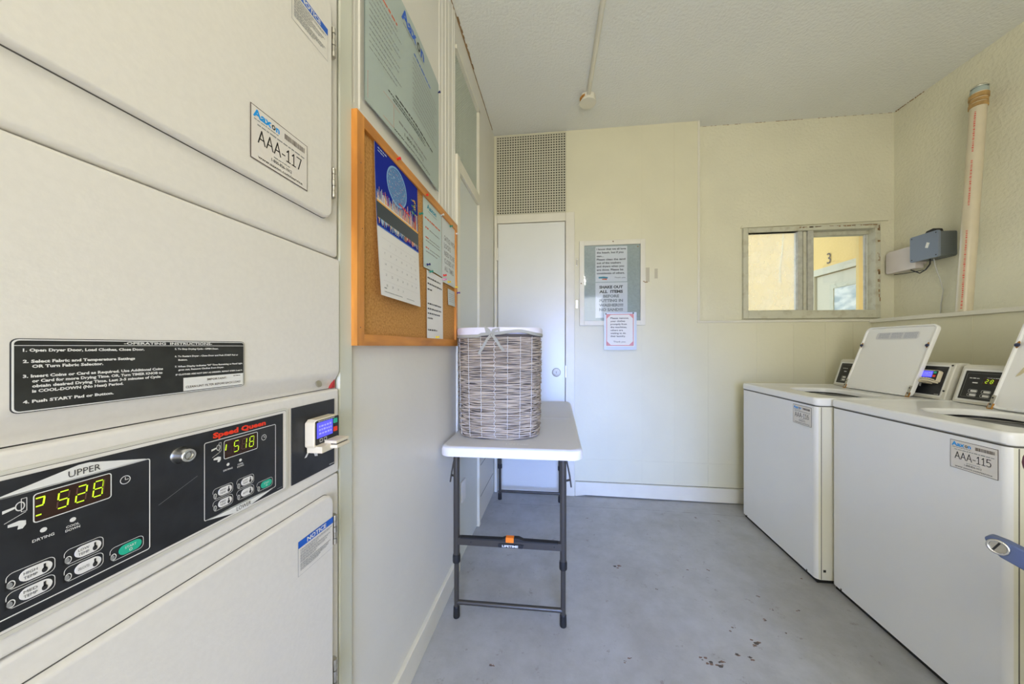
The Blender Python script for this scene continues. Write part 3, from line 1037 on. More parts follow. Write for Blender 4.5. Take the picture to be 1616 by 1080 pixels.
def module(y0, upper, digits):
    fr = fr_left(XD, y0, 0)
    n = 0.0036
    b = B().m(m_white)
    b.outline(fr, 0.0, 0.9145, 0.1190, 1.0290, 0.003, 0.0011, n)
    if upper:
        b.poly(fr, [(0.003, 1.0280), (0.040, 1.0285), (0.075, 1.0285), (0.116, 1.0285), (0.114, 1.0298), (0.066, 1.0425), (0.058, 1.0425), (0.006, 1.0298)], n)
        b.m(m_ink).text(fr, 0.0505, 1.0315, 0.0240, 0.0068, 'UPPER', n + 0.0003, bold=0.0)
    else:
        b.poly(fr, [(0.002, 0.9150), (0.050, 0.9035), (0.064, 0.9035), (0.117, 0.9150), (0.080, 0.9165), (0.040, 0.9165)], n)
        b.m(m_ink).text(fr, 0.0475, 0.9062, 0.0240, 0.0066, 'LOWER', n + 0.0003, bold=0.0)
    # display surround, indicator dots and icons
    b.m(m_white).outline(fr, 0.0275, 0.9955, 0.0835, 1.0245, 0.003, 0.0009, n + 0.0003)
    b.m(m_white).ring2(fr, [(0.0955 + 0.0048 * cos(i * pi / 10), 1.0110 + 0.0050 * sin(i * pi / 10)) for i in range(20)],
                       [(0.0955 + 0.0040 * cos(i * pi / 10), 1.0110 + 0.0042 * sin(i * pi / 10)) for i in range(20)], n)
    b.line(fr, (0.0955, 1.011), (0.0955, 1.0142), 0.0007, n).line(fr, (0.0955, 1.011), (0.0985, 1.0112), 0.0007, n)
    b.disc(fr, 0.0342, 0.9860, 0.0023, n).disc(fr, 0.0538, 0.9858, 0.0023, n)
    b.text(fr, 0.0342, 0.9770, 0.0140, 0.0026, 'DRYING', n, bold=0.02, align='C')
    b.text(fr, 0.0538, 0.9787, 0.0095, 0.0024, 'COOL', n, bold=0.02, align='C')
    b.text(fr, 0.0538, 0.9750, 0.0105, 0.0024, 'DOWN', n, bold=0.02, align='C')
    # card, coin and hand icons
    b.poly(fr, [(0.0100, 1.0135), (0.0170, 1.0155), (0.0170, 1.0175), (0.0100, 1.0165)], n)
    b.ring2(fr, [(0.0200 + 0.0030 * cos(i * pi / 8), 1.0165 + 0.0045 * sin(i * pi / 8)) for i in range(16)],
            [(0.0200 + 0.0022 * cos(i * pi / 8), 1.0165 + 0.0035 * sin(i * pi / 8)) for i in range(16)], n)
    b.outline(fr, 0.0205, 1.0105, 0.0242, 1.0235, 0.0004, 0.0005, n)
    b.line(fr, (0.0110, 1.0040), (0.0235, 1.0098), 0.0005, n)
    b.poly(fr, [(0.0130, 1.0020), (0.0195, 1.0030), (0.0235, 1.0015), (0.0235, 0.9975), (0.0215, 0.9945), (0.0185, 0.9950), (0.0190, 0.9985), (0.0130, 0.9995)], n)
    o = b.obj('module_print', cp)
    d_ = B().m(m_ledback).rect(fr, 0.0284, 0.9964, 0.0826, 1.0236, n + 0.0001)
    for i, ch in enumerate(digits):
        u = 0.0297 + i * 0.01285 - (0.003 if i == 0 else 0)
        if i == 0:
            uu = 0.0292
            hh = 0.0165
            if ch == 'P':
                d_.m(m_led).line(d_fr(fr), (uu, 1.0195), (uu + 0.0058, 1.0195), 0.0013, n + 0.0004)
                d_.line(fr, (uu + 0.0055, 1.0192), (uu + 0.0047, 1.0122), 0.0013, n + 0.0004)
                d_.line(fr, (uu, 1.0115), (uu + 0.0047, 1.0115), 0.0013, n + 0.0004)
                d_.line(fr, (uu, 1.0025), (uu + 0.0035, 1.0025), 0.0013, n + 0.0004)
            else:
                d_.m(m_led).line(fr, (uu + 0.001, 1.009), (uu + 0.0022, 1.018), 0.0016, n + 0.0004)
            continue
        digit(d_, fr, u, 1.0025, 0.0072, 0.0165, ch, n + 0.0004, m_led, m_leddim, 0.0012)
    d_.m(m_leddim).line(fr, (0.0815 - 0.005, 1.005), (0.0815 - 0.004, 1.019), 0.0014, n + 0.0004)
    d_.obj('display', cp)
    for (u, v_, w_, h_, tx, gr) in ((0.0118, 0.9400, 0.0300, 0.0160, 'HIGH|TEMP', 0), (0.0118, 0.9220, 0.0300, 0.0160, 'MED|TEMP', 0),
                                    (0.0475, 0.9400, 0.0295, 0.0160, 'LOW|TEMP', 0), (0.0475, 0.9220, 0.0295, 0.0160, 'DELICATES', 0), (0.0820, 0.9205, 0.0305, 0.0160, 'START', 1)):
        p_ = B()
        pad(p_, fr, u, v_, w_, h_, tx, n, bool(gr), not gr)
        o2 = p_.obj('start_button' if gr else 'temperature_button', cp)
        if gr:
            o2['label'] = 'green START button'


def d_fr(fr):
    return fr


module(0.2325, True, 'P528')
module(0.4135, False, '1518')
b = B().m(m_chrome).lathe((XD + 0.0032, 0.3835, 1.022), (1, 0, 0), [(0.0115, 0), (0.0115, 0.002), (0.0098, 0.004), (0.0092, 0.014), (0.0080, 0.0155), (0.0050, 0.0155), (0.0048, 0.0135)], 30)
b.m(m_seam).ring2(fr_left(XD + 0.0032, 0.3835, 1.022), [(0.0056 * cos(i * pi / 10), 0.0056 * sin(i * pi / 10)) for i in range(20)], [(0.0048 * cos(i * pi / 10), 0.0048 * sin(i * pi / 10)) for i in range(20)], 0.0157)
b.obj('key_lock', cp)

# card reader on its dark plate
def card_reader(parent, fr, s=1.0, blackplate=True, pw=0.118, ph=0.150, shift=0.0):
    """fr origin = lower left of the plate"""
    if blackplate:
        b = B().m(m_black).fbox(fr, 0, 0, pw, ph, 0, 0.002)
        b.m(m_white).poly(fr, [(0.030 * s, 0.043 * s), (0.036 * s, 0.043 * s), (0.047 * s, 0.058 * s), (0.042 * s, 0.058 * s)], 0.0026)
        b.poly(fr, [(0.050 * s, 0.058 * s), (0.058 * s, 0.038 * s), (0.066 * s, 0.036 * s), (0.064 * s, 0.058 * s)], 0.0026)
        b.greek(fr, pw * 0.86, pw * 0.98, 0.004, 0.0015, 0.0024, 8)
        b.obj('reader_plate', parent)
    fr = Fr(fr.p(shift, 0, 0), fr.U, fr.V)
    u0, u1, v0, v1, t = 0.030 * s, 0.103 * s, 0.062 * s, 0.120 * s, 0.024 * s
    b = B().m(m_bisque)
    side = [(u0, v0 + 0.004 * s), (u0 + 0.004 * s, v0), (u1 - 0.004 * s, v0), (u1, v0 + 0.004 * s), (u1, v1 - 0.006 * s), (u1 - 0.008 * s, v1), (u0 + 0.008 * s, v1), (u0, v1 - 0.006 * s)]
    b.prism(fr, side, 0.002, t)
    r = b.obj('card_reader', parent, bevel=0.003 * s, seg=3)
    b = B().m(m_blackp).prism(fr, rr(u0 + 0.003 * s, v0 + 0.006 * s, u1 - 0.001 * s, v1 - 0.003 * s, 0.003 * s), t - 0.0005, t + 0.0008)
    b.m(m_lcd).rect(fr, u0 + 0.006 * s, v0 + 0.019 * s, u0 + 0.052 * s, v0 + 0.051 * s, t + 0.0011)
    b.m(m_lcdt)
    for i in range(3):
        b.greek(fr, u0 + 0.012 * s, u0 + 0.048 * s, v0 + (0.026 + 0.0075 * i) * s, 0.004 * s, t + 0.0014, 70 + i, (0.8, 1.6))
    b.m(m_white)
    for i in range(2):
        b.outline(fr, u0 + (0.014 + 0.012 * i) * s, v0 + 0.010 * s, u0 + (0.022 + 0.012 * i) * s, v0 + 0.017 * s, 0.001 * s, 0.001 * s, t + 0.0011)
    b.greek(fr, u0 + 0.010 * s, u0 + 0.058 * s, v1 - 0.0055 * s, 0.0014 * s, t + 0.0011, 6)
    b.obj('reader_screen', r, label='lit blue screen')
    b = B().m(m_green).prism(fr, rr(u0 + 0.055 * s, v0 + 0.040 * s, u0 + 0.066 * s, v0 + 0.050 * s, 0.0015 * s), t, t + 0.0018)
    b.obj('green_key', r)
    b = B().m(m_redlogo).prism(fr, rr(u0 + 0.055 * s, v0 + 0.022 * s, u0 + 0.066 * s, v0 + 0.032 * s, 0.0015 * s), t, t + 0.0018)
    b.obj('red_key', r)
    # card mouth
    b = B().m(m_bisque)
    b.fbox(fr, u0 + 0.004 * s, v0 - 0.010 * s, u0 + 0.044 * s, v0 + 0.004 * s, 0.004, t + 0.014 * s)
    b.fbox(fr, u0 + 0.028 * s, v0 - 0.006 * s, u0 + 0.068 * s, v0 + 0.0015 * s, 0.004, t + 0.030 * s)
    b.fbox(fr, u0 + 0.028 * s, v0 + 0.0035 * s, u0 + 0.068 * s, v0 + 0.010 * s, 0.004, t + 0.028 * s)
    b.m(m_blackp).fbox(fr, u0 + 0.030 * s, v0 + 0.001 * s, u0 + 0.066 * s, v0 + 0.004 * s, 0.004, t + 0.027 * s)
    b.obj('card_slot', r, bevel=0.0015 * s)
    return r


card_reader(dr, fr_left(XD, 0.5700, 0.9000))

# ------------------------------------------------------------------ corkboard and what is pinned to it
XC = XL + 0.006
cb = thing('corkboard', 'orange pine-framed corkboard on the left wall full of pinned papers', 'corkboard', (XC, 1.15, 1.175))
cy0, cy1, cz0, cz1 = 0.757, 1.548, 1.172, 1.768
XF = XC + 0.022
B().m(m_cork).box(XC, cy0 + 0.02, cz0 + 0.02, XC + 0.012, cy1 - 0.015, cz1 - 0.02).obj('cork_panel', cb)
b = B().m(m_wood)
b.box(XC, cy0, cz0, XF, cy0 + 0.030, cz1)
b.box(XC, cy1 - 0.018, cz0, XF, cy1, cz1)
b.m(m_woodh)
b.box(XC, cy0 + 0.030, cz0, XF, cy1 - 0.018, cz0 + 0.030)
b.box(XC, cy0 + 0.030, cz1 - 0.030, XF, cy1 - 0.018, cz1)
b.m(m_ink2)
for y, z in ((cy0 + 0.012, cz0 + 0.045), (cy0 + 0.014, cz1 - 0.13), (cy0 + 0.02, cz0 + 0.30)):
    b.box(XF, y, z, XF + 0.0004, y + 0.003, z + 0.003)
b.obj('frame', cb, bevel=0.002)

XP = XC + 0.0135      # paper plane
# calendar: a curling sheet
def sheet_surface(b, f, u0, v0, u1, v1, nu, nv, mt, ext=0.0):
    b.m(mt)
    g = [[b.V(f(u0 + (u1 - u0) * i / nu, v0 + (v1 - v0) * j / nv, ext)) for i in range(nu + 1)] for j in range(nv + 1)]
    for j in range(nv):
        for i in range(nu):
            b.face([g[j][i], g[j][i + 1], g[j + 1][i + 1], g[j + 1][i]], True)


class Curl:
    """a frame whose points ride on a curved sheet"""
    def __init__(s, x, fn):
        s.x, s.fn = x, fn

    def p(s, u, v, n=0.0):
        return Vector((s.x + s.fn(u, v) + n, u, v))


def cal_off(u, v):
    t = (1.772 - v) / 0.46
    s = (u - 0.838) / 0.29
    return 0.002 + 0.024 * max(0, t) ** 1.6 * (1 - 0.5 * s) + 0.003 * (1 - s) * (1 - t)


fc = Curl(XP, cal_off)
cal = thing('wall_calendar', 'wall calendar with a blue night city picture and white date grid on the corkboard', 'calendar', (XP, 0.98, 1.31))
CU0, CU1, CV0, CV1, CM = 0.838, 1.112, 1.312, 1.768, 1.508
b = B()
def pin_sag(u):   # top edge sags away from its pin
    return 0.012 * abs((u - 0.958) / 0.15) ** 1.2
fcs = fc
m_calb = mat('calendar_night_sky', (0.003, 0.018, 0.30), 0.6, spec=0.15)
sheet_surface(b, fc.p, CU0, CM, CU1, CV1, 14, 16, m_calb)
sheet_surface(b, fc.p, CU0, CM, CU1, CV1, 14, 16, m_whitep, -0.0012)
n = 0.0006
R = random.Random(12)
mcol = [mat('light_' + nm, c, 0.5) for nm, c in (('white', (0.75, 0.72, 0.6)), ('cyan', (0.15, 0.45, 0.75)), ('amber', (0.8, 0.42, 0.1)), ('red', (0.75, 0.04, 0.03)), ('pale', (0.5, 0.6, 0.75)), ('green', (0.05, 0.3, 0.15)), ('dark', (0.015, 0.02, 0.05)))]
# skyline strip
for i in range(150):
    u = CU0 + 0.004 + (CU1 - CU0 - 0.01) * i / 150
    hb = R.uniform(0.006, 0.05) * (1.25 if i > 90 else 0.8)
    base = 1.580
    mt = R.choice(mcol[:5]) if i < 80 else R.choice([mcol[0], mcol[2], mcol[3], mcol[3], mcol[6], mcol[4]])
    b.m(mt).rect(fcs, u, base, u + 0.0017, base + hb, n)
for i in range(34):
    u = CU1 - 0.055 + R.random() * 0.035
    z = 1.63 + R.random() * 0.05
    b.m(R.choice((mcol[5], mcol[6], mcol[2]))).rect(fcs, u, z, u + 0.008, z + 0.005, n)
# dome with a lattice of lights
dc, dz, ra, rb_ = 0.962, 1.668, 0.062, 0.058
b.m(mat('dome_blue', (0.03, 0.14, 0.42), 0.4)).disc(fcs, dc, dz, ra, n, 40, rb_)
b.m(mat('dome_light', (0.22, 0.45, 0.75), 0.4))
b.ring2(fcs, [(dc + ra * 1.03 * cos(i * pi / 24), dz + rb_ * 1.03 * sin(i * pi / 24)) for i in range(48)], [(dc + ra * 0.94 * cos(i * pi / 24), dz + rb_ * 0.94 * sin(i * pi / 24)) for i in range(48)], n + 0.0002)
for i in range(-9, 10):
    for sgn in (1, -1):
        for k in range(24):
            t0 = -1 + 2 * k / 24; t1 = t0 + 2 / 24
            p = lambda t: (dc + ra * 0.95 * (i / 8.0 + sgn * t * 0.5), dz + rb_ * 0.95 * t)
            a_, c_ = p(t0), p(t1)
            inside = lambda q: ((q[0] - dc) / ra) ** 2 + ((q[1] - dz) / rb_) ** 2 < 0.9
            if inside(a_) and inside(c_):
                b.line(fcs, a_, c_, 0.0012, n + 0.0003)
for i in range(110):
    a = R.random() * 2 * pi; q = R.random() ** 0.5 * 0.9
    b.m(R.choice((mcol[0], mcol[4], mcol[1], mat('light_pink', (0.6, 0.2, 0.4), 0.5)))).disc(fcs, dc + ra * q * cos(a), dz + rb_ * q * sin(a), 0.0016, n + 0.0004, 6)
b.m(mcol[3]).line(fcs, (0.97, 1.622), (1.045, 1.612), 0.005, n + 0.0006)
# quay, dark water and reflections
b.m(mcol[2]).rect(fcs, CU0 + 0.002, 1.574, CU1 - 0.001, 1.581, n + 0.0002)
b.m(mcol[0]).rect(fcs, CU0 + 0.002, 1.579, CU1 - 0.06, 1.5825, n + 0.0003)
b.m(mat('river_dark', (0.012, 0.03, 0.055), 0.3)).rect(fcs, CU0 + 0.001, 1.530, CU1 - 0.001, 1.574, n + 0.0002)
for i in range(120):
    u = CU0 + 0.004 + (CU1 - CU0 - 0.01) * i / 120
    mt = R.choice(mcol[:3] + [mcol[4], mcol[6]]) if i < 75 else R.choice([mcol[3], mcol[2], mcol[6], mcol[0]])
    b.m(mt).rect(fcs, u, 1.531 - R.random() * 0.020, u + 0.002, 1.531, n + 0.0002)
b.m(mcol[4]).greek(fcs, 0.853, 0.90, 1.728, 0.004, n, 4).greek(fcs, 0.853, 0.885, 1.720, 0.003, n, 5)
b.obj('picture', cal, fixn=False)
b = B()
sheet_surface(b, fc.p, CU0, CV0, CU1, CM, 14, 12, m_whitep)
sheet_surface(b, fc.p, CU0 + 0.001, CV0 + 0.001, CU1 - 0.001, CM, 14, 12, m_whitep, -0.002)
b.m(m_noticeblue).rect(fcs, CU0, CM - 0.003, CU1, CM + 0.001, n)
mg = mat('grid_grey', (0.62, 0.60, 0.58), 0.6)
b.m(mg)
for j in range(5):
    z = 1.478 - j * 0.0305
    b.rect(fcs, CU0 + 0.018, z, CU1 - 0.014, z + 0.0006, n)
k = 1
for j in range(5):
    for i in range(7):
        if (j == 0 and i < 1) or k > 31:
            continue
        u = CU0 + 0.030 + i * 0.0345
        z = 1.463 - j * 0.0305
        b.m(m_inkg).text(fcs, u, z, None, 0.0065, str(k), n)
        k += 1
b.m(m_inkg).greek(fcs, CU0 + 0.018, CU0 + 0.035, 1.334, 0.003, n, 2).greek(fcs, CU0 + 0.018, CU0 + 0.13, 1.324, 0.0022, n, 3).greek(fcs, CU0 + 0.16, CU0 + 0.22, 1.324, 0.0022, n, 9)
b.obj('date_grid', cal, fixn=False)


def paper(name, label, y0, z0, y1, z1, mt, draw, off=0.0, sx=0.0, curl=0.006):
    c = Curl(XP + off, lambda u, v: 0.001 + curl * ((z1 - v) / (z1 - z0)) ** 2 * (0.4 + 0.6 * abs(math.sin((u - y0) / (y1 - y0) * 3))))
    b = B()
    sheet_surface(b, c.p, y0, z0, y1, z1, 6, 8, mt)
    sheet_surface(b, c.p, y0, z0, y1, z1, 6, 8, mt, -0.0004)
    draw(b, c)
    o = b.obj(name, fixn=False)
    return tag(o, label, 'paper')


def d1(b, f):
    n = 0.0005
    b.m(m_teal).text(f, 1.198, 1.706, 0.094, 0.018, 'Aaxon', n, bold=0.03)
    b.m(m_inkg).greek(f, 1.21, 1.295, 1.696, 0.003, n, 3)
    b.m(m_orange).greek(f, 1.178, 1.335, 1.661, 0.007, n, 4)
    for i, z in enumerate((1.625, 1.588, 1.548)):
        b.m(m_orange).greek(f, 1.182, 1.212, z, 0.006, n, 14 + i)
        b.m(m_inkg).greek(f, 1.220, 1.325, z, 0.004, n, 24 + i)
    b.m(m_inkg).greek(f, 1.185, 1.33, 1.576, 0.004, n, 34).greek(f, 1.185, 1.30, 1.534, 0.004, n, 35)


paper('company_notice', 'pale green notice with a blue logo and orange headings on the corkboard', 1.163, 1.470, 1.352, 1.744, m_sage2, d1)


def d2(b, f):
    n = 0.0005
    for i, (t, w_) in enumerate((('GATE(S) WITH', 0.145), ('LOCKS', 0.085), ('NEED TO BE', 0.135), ('CLOSED AT', 0.130), ('ALL TIMES', 0.120))):
        b.m(m_inkg).text(f, 1.382, 1.643 - i * 0.034, w_, 0.022, t, n, bold=0.01)


paper('gate_notice', 'white notice in big grey capitals about closing the locked gates', 1.356, 1.452, 1.535, 1.738, m_sage2 if False else mat('cool_paper', (0.68, 0.72, 0.70), 0.5), d2)


def d3(b, f):
    n = 0.0005
    for i, (z, w_) in enumerate(((1.435, 0.15), (1.413, 0.16), (1.391, 0.05), (1.335, 0.15), (1.315, 0.155), (1.297, 0.14), (1.278, 0.05), (1.232, 0.10))):
        b.m(m_ink).greek(f, 1.200, 1.200 + w_ * 0.93, z, 0.0065, n, 60 + i, (1.0, 3.0))


paper('typed_note', 'tall narrow white typed note hanging to the bottom of the corkboard', 1.193, 1.185, 1.362, 1.466, m_whitep, d3, off=0.002, curl=0.004)
def d4(b, f):
    for i in range(5):
        b.m(m_inkg).greek(f, 1.445, 1.515, 1.415 - i * 0.009, 0.002, 0.0005, 80 + i)
paper('small_slip', 'small pale slip of paper at the lower right of the corkboard', 1.432, 1.362, 1.528, 1.436, mat('slip_paper', (0.60, 0.64, 0.62), 0.6), d4)

PINS = [('red', 0.958, 1.756, 'red pushpin at the top of the calendar', 0.004), ('green', 1.130, 1.655, 'green pushpin beside the calendar picture', 0),
        ('red', 1.178, 1.745, 'red pushpin at the top left of the green company notice', 0), ('white', 1.345, 1.738, 'white pushpin between the two upper notices', 0),
        ('green', 1.457, 1.730, 'green pushpin at the top of the gate notice', 0), ('white', 1.533, 1.722, 'white pushpin at the top right corner of the gate notice', 0.004),
        ('navy', 1.188, 1.484, 'dark blue pushpin at the bottom left of the green company notice', 0.004), ('green', 1.215, 1.463, 'green pushpin at the top of the tall typed note', 0.004),
        ('red', 1.364, 1.481, 'red pushpin at the bottom left of the gate notice', 0.004), ('pink', 1.352, 1.460, 'pink pushpin just under the red one in the middle of the board', 0.008),
        ('yellow', 1.419, 1.463, 'yellow pushpin at the bottom of the gate notice, left one', 0.004), ('yellow', 1.520, 1.457, 'yellow pushpin at the lower right corner of the gate notice', 0.004),
        ('purple', 1.535, 1.432, 'purple pushpin on the right frame edge above the small slip', 0.010), ('yellow', 1.268, 1.208, 'yellow pushpin at the bottom of the tall typed note', 0.008)]
PC = {'red': (0.80, 0.02, 0.02), 'green': (0.02, 0.28, 0.20), 'white': (0.75, 0.75, 0.72), 'navy': (0.015, 0.02, 0.16), 'pink': (0.75, 0.3, 0.5), 'yellow': (0.85, 0.65, 0.05), 'purple': (0.10, 0.03, 0.3)}


def pushpin(c, x, y, z, lab, grp):
    b = B().m(mat('pin_' + c, PC[c], 0.3))
    b.lathe((x, y, z), (1, -0.15, 0.05), [(0.0048, 0), (0.0050, 0.0015), (0.0026, 0.003), (0.0026, 0.008), (0.0046, 0.0100), (0.0044, 0.0125), (0.003, 0.0130)], 14)
    o = b.obj('pushpin')
    return tag(o, lab, 'pushpin', grp)


for c, y, z, lab, o_ in PINS:
    pushpin(c, XP + 0.003 + o_, y, z, lab, 'pushpins on the corkboard')

# ------------------------------------------------------------------ large company sign above the corkboard
fs = Curl(XL + 0.008, lambda u, v: 0.002 + 0.012 * (1 - min(1, abs((u - 1.09) / 0.26))) ** 0.7)
b = B()
SU0, SU1, SV0, SV1 = 0.818, 1.345, 1.838, 2.300
sheet_surface(b, fs.p, SU0, SV0, SU1, SV1, 16, 6, m_sage)
sheet_surface(b, fs.p, SU0, SV0, SU1, SV1, 16, 6, m_sage, -0.003)
b.m(m_sage)
for (a0, c0) in (((SU0, SV0), (SU1, SV0)),):
    vs = [fs.p(SU0 + (SU1 - SU0) * i / 16, SV0, 0) for i in range(17)]
    vb = [fs.p(SU0 + (SU1 - SU0) * i / 16, SV0, -0.003) for i in range(17)]
    for i in range(16):
        b.face([b.V(vs[i]), b.V(vb[i]), b.V(vb[i + 1]), b.V(vs[i + 1])])
n = 0.0007
b.m(m_inkbl).text(fs, 1.000, 2.246, 0.105, 0.040, 'Aax', n, bold=0.03)
b.m(m_ink).ring2(fs, [(1.124 + 0.013 * cos(i * pi / 8), 2.259 + 0.015 * sin(i * pi / 8)) for i in range(16)], [(1.124 + 0.007 * cos(i * pi / 8), 2.259 + 0.008 * sin(i * pi / 8)) for i in range(16)], n)
b.m(m_inkbl).text(fs, 1.143, 2.246, 0.032, 0.042, 'n', n, bold=0.03)
b.m(m_inkg).greek(fs, 1.01, 1.17, 2.234, 0.004, n, 2)
b.m(m_orange).greek(fs, 0.84, 0.975, 2.188, 0.008, n, 3)
b.m(m_inkbl).greek(fs, 1.085, 1.245, 2.198, 0.007, n, 4)
for i in range(11):
    z = 2.170 - i * 0.0175
    b.m(m_inkg).greek(fs, 0.835, 0.975 + 0.03 * math.sin(i * 2.2), z, 0.0034, n, 100 + i)
    b.m(m_inkg).greek(fs, 1.075, 1.30 + 0.02 * math.sin(i * 1.3), z + 0.008, 0.0034, n, 130 + i)
b.m(m_orange)
for a_, c_ in (((0.826, 1.945), (0.826, 1.852)), ((0.826, 1.945), (1.25, 1.900))):
    pass
b.outline(fs, 0.828, 1.852, 0.955, 1.925, 0.001, 0.0009, n)
b.rect(fs, 0.955, 1.9241, 1.13, 1.925, n)
b.m(m_ink).greek(fs, 0.965, 1.265, 1.958, 0.0070, n, 7)
b.m(m_ink).greek(fs, 0.925, 1.18, 1.945, 0.0042, n, 8)
b.m(m_ink).greek(fs, 0.950, 1.19, 1.936, 0.0042, n, 9)
b.m(m_inkg).greek(fs, 0.985, 1.20, 1.890, 0.0075, n, 10)
b.m(m_ink).text(fs, 1.020, 1.868, 0.150, 0.011, '1-800-826-1012', n, bold=0.0)
b.m(m_ink).text(fs, 0.955, 1.849, 0.280, 0.0085, 'www.aaxon.com/service', n, bold=0.0)
tag(b.obj('company_sign', fixn=False), 'large grey-green printed sign with a blue logo above the corkboard', 'sign')
pushpin('navy', XL + 0.009, 1.338, 2.262, 'dark blue pushpin at the right edge of the large grey-green sign', 'pushpin on the sign')

# ------------------------------------------------------------------ folding table
TZ = 0.745
tb = thing('folding_table', 'white plastic folding table on bronze steel legs against the left wall', 'table', (-0.216, 1.92, 0))
TX0, TX1, TY0, TY1 = -0.524, 0.083, 1.325, 2.515
ang = radians(0.8)


def rotT(x, y):
    dx, dy = x + 0.216, y - 1.92
    return (-0.216 + dx * cos(ang) - dy * sin(ang), 1.92 + dx * sin(ang) + dy * cos(ang))


class FT:
    N = Vector((0, 0, 1))

    def p(s, u, v, n=0.0):
        x, y = rotT(u, v)
        return Vector((x, y, n))


ft = FT()
b = B()
rings = []
spec = ((0.012, TZ - 0.045), (0.0, TZ - 0.041), (-0.001, TZ - 0.020), (0.003, TZ - 0.006), (0.012, TZ), (0.020, TZ - 0.001))
for ins, z in spec:
    rings.append([b.V(ft.p(u, v, z)) for u, v in rr(TX0 + ins, TY0 + ins, TX1 - ins, TY1 - ins, 0.050 - ins * 0.5, 8)])
k = len(rings[0])
for q, (a, c) in enumerate(zip(rings, rings[1:])):
    b.m(m_tablee if q < 3 else m_table)
    for i in range(k):
        b.face([a[i], a[(i + 1) % k], c[(i + 1) % k], c[i]], True)
b.m(m_table)
b.face(rings[-1]); b.face(rings[0][::-1])
b.m(m_tablee).hexa([ft.p(TX0 + 0.025, 1.919, TZ - 0.002), ft.p(TX1 - 0.025, 1.919, TZ - 0.002), ft.p(TX1 - 0.025, 1.921, TZ - 0.002), ft.p(TX0 + 0.025, 1.921, TZ - 0.002),
                    ft.p(TX0 + 0.025, 1.919, TZ - 0.0004), ft.p(TX1 - 0.025, 1.919, TZ - 0.0004), ft.p(TX1 - 0.025, 1.921, TZ - 0.0004), ft.p(TX0 + 0.025, 1.921, TZ - 0.0004)])
fts = Fr((rotT(-0.245, 1.385)[0], rotT(-0.245, 1.385)[1], TZ - 0.0008), (cos(ang), sin(ang), 0), (-sin(ang), cos(ang), 0))
b.m(m_white).text(fts, 0.0, 0.0, 0.10, 0.018, 'LIFETIME', 0.0002, bold=0.01)
b.obj('tabletop', tb)


def leg(x, y, ylean):
    def q(z, dx=0.0):
        X, Y = rotT(x + dx, y)
        return Vector((X, Y, z))
    b = B().m(m_leg).cyl(q(0.245), q(TZ - 0.035), 0.0135, 20)
    b.m(m_leg).cyl(q(0.02), q(0.26), 0.0105, 20)
    o = b.obj('leg', tb)
    B().m(m_rubber).lathe(q(0.238), (0, 0, 1), [(0.0155, 0), (0.0165, 0.004), (0.0165, 0.026), (0.0150, 0.034)], 20).obj('collar', o)
    B().m(m_rubber).lathe(q(0.0), (0, 0, 1), [(0.0135, 0), (0.0145, 0.004), (0.0135, 0.045), (0.0115, 0.048)], 20).obj('foot_cap', o)
    return o


NL, NR = -0.456, 0.002
NYL, FYL = 1.360, 2.440
FL, FRR = -0.466 + 0.008, -0.004
FL, FRR = NL, NR
for x, y in ((NL, NYL), (NR, NYL), (FL, FYL), (FRR, FYL)):
    leg(x, y, 0)
for y in (NYL, FYL):
    a_, c_ = rotT(NL, y), rotT(NR, y)
    B().m(m_leg).cyl((*a_, 0.064), (*c_, 0.064), 0.0095, 16).obj('lower_crossbar', tb)
# upper brace with the orange latch (near end), and the same at the far end
def qp(u, y, z, dn=0.0):
    X, Y = rotT(u, y + dn)
    return (X, Y, z)
for y, s_ in ((NYL, -1), (FYL, 1)):
    b = B().m(m_leg)
    h0, h1 = (0.318, 0.348) if y == NYL else (0.318, 0.348)
    b.hexa([qp(NL + 0.008, y, h0, -0.011), qp(NR - 0.008, y, h0, -0.011), qp(NR - 0.008, y, h0, 0.011), qp(NL + 0.008, y, h0, 0.011),
            qp(NL + 0.008, y, h1, -0.011), qp(NR - 0.008, y, h1, -0.011), qp(NR - 0.008, y, h1, 0.011), qp(NL + 0.008, y, h1, 0.011)])
    b.m(m_rubber)
    for u in (-0.39, -0.245, -0.165, -0.035):
        p = qp(u, y, 0.333, -0.0112)
        b.cyl(p, (p[0], p[1] - 0.001, p[2]), 0.0028, 10)
    br = b.obj('brace', tb)
    if y == NYL:
        b = B().m(m_rubber)
        pts = [(NL + 0.02, 0.350), (-0.255, 0.352), (-0.235, 0.360), (-0.185, 0.360), (-0.165, 0.352), (NR - 0.02, 0.350), (NR - 0.02, 0.345), (NL + 0.02, 0.345)]
        fz = Fr((*rotT(0, y - 0.012), 0), (cos(ang), sin(ang), 0), (0, 0, 1))
        fz.O = Vector((rotT(0, y)[0], rotT(0, y)[1] - 0.013, 0))
        b.prism(fz, pts[::-1], -0.022, -0.001)
        b.prism(fz, rr(-0.272, 0.320, -0.165, 0.336, 0.006), 0.0, 0.002)
        b.m(m_white).text(fz, -0.254, 0.3235, 0.068, 0.0085, 'LIFETIME', 0.0024, bold=0.03)
        b.obj('latch_rail', br)
        b = B().m(m_latch).prism(fz, rr(-0.239, 0.342, -0.205, 0.3625, 0.002), -0.018, 0.001)
        b.obj('latch', br, label='bright orange latch')
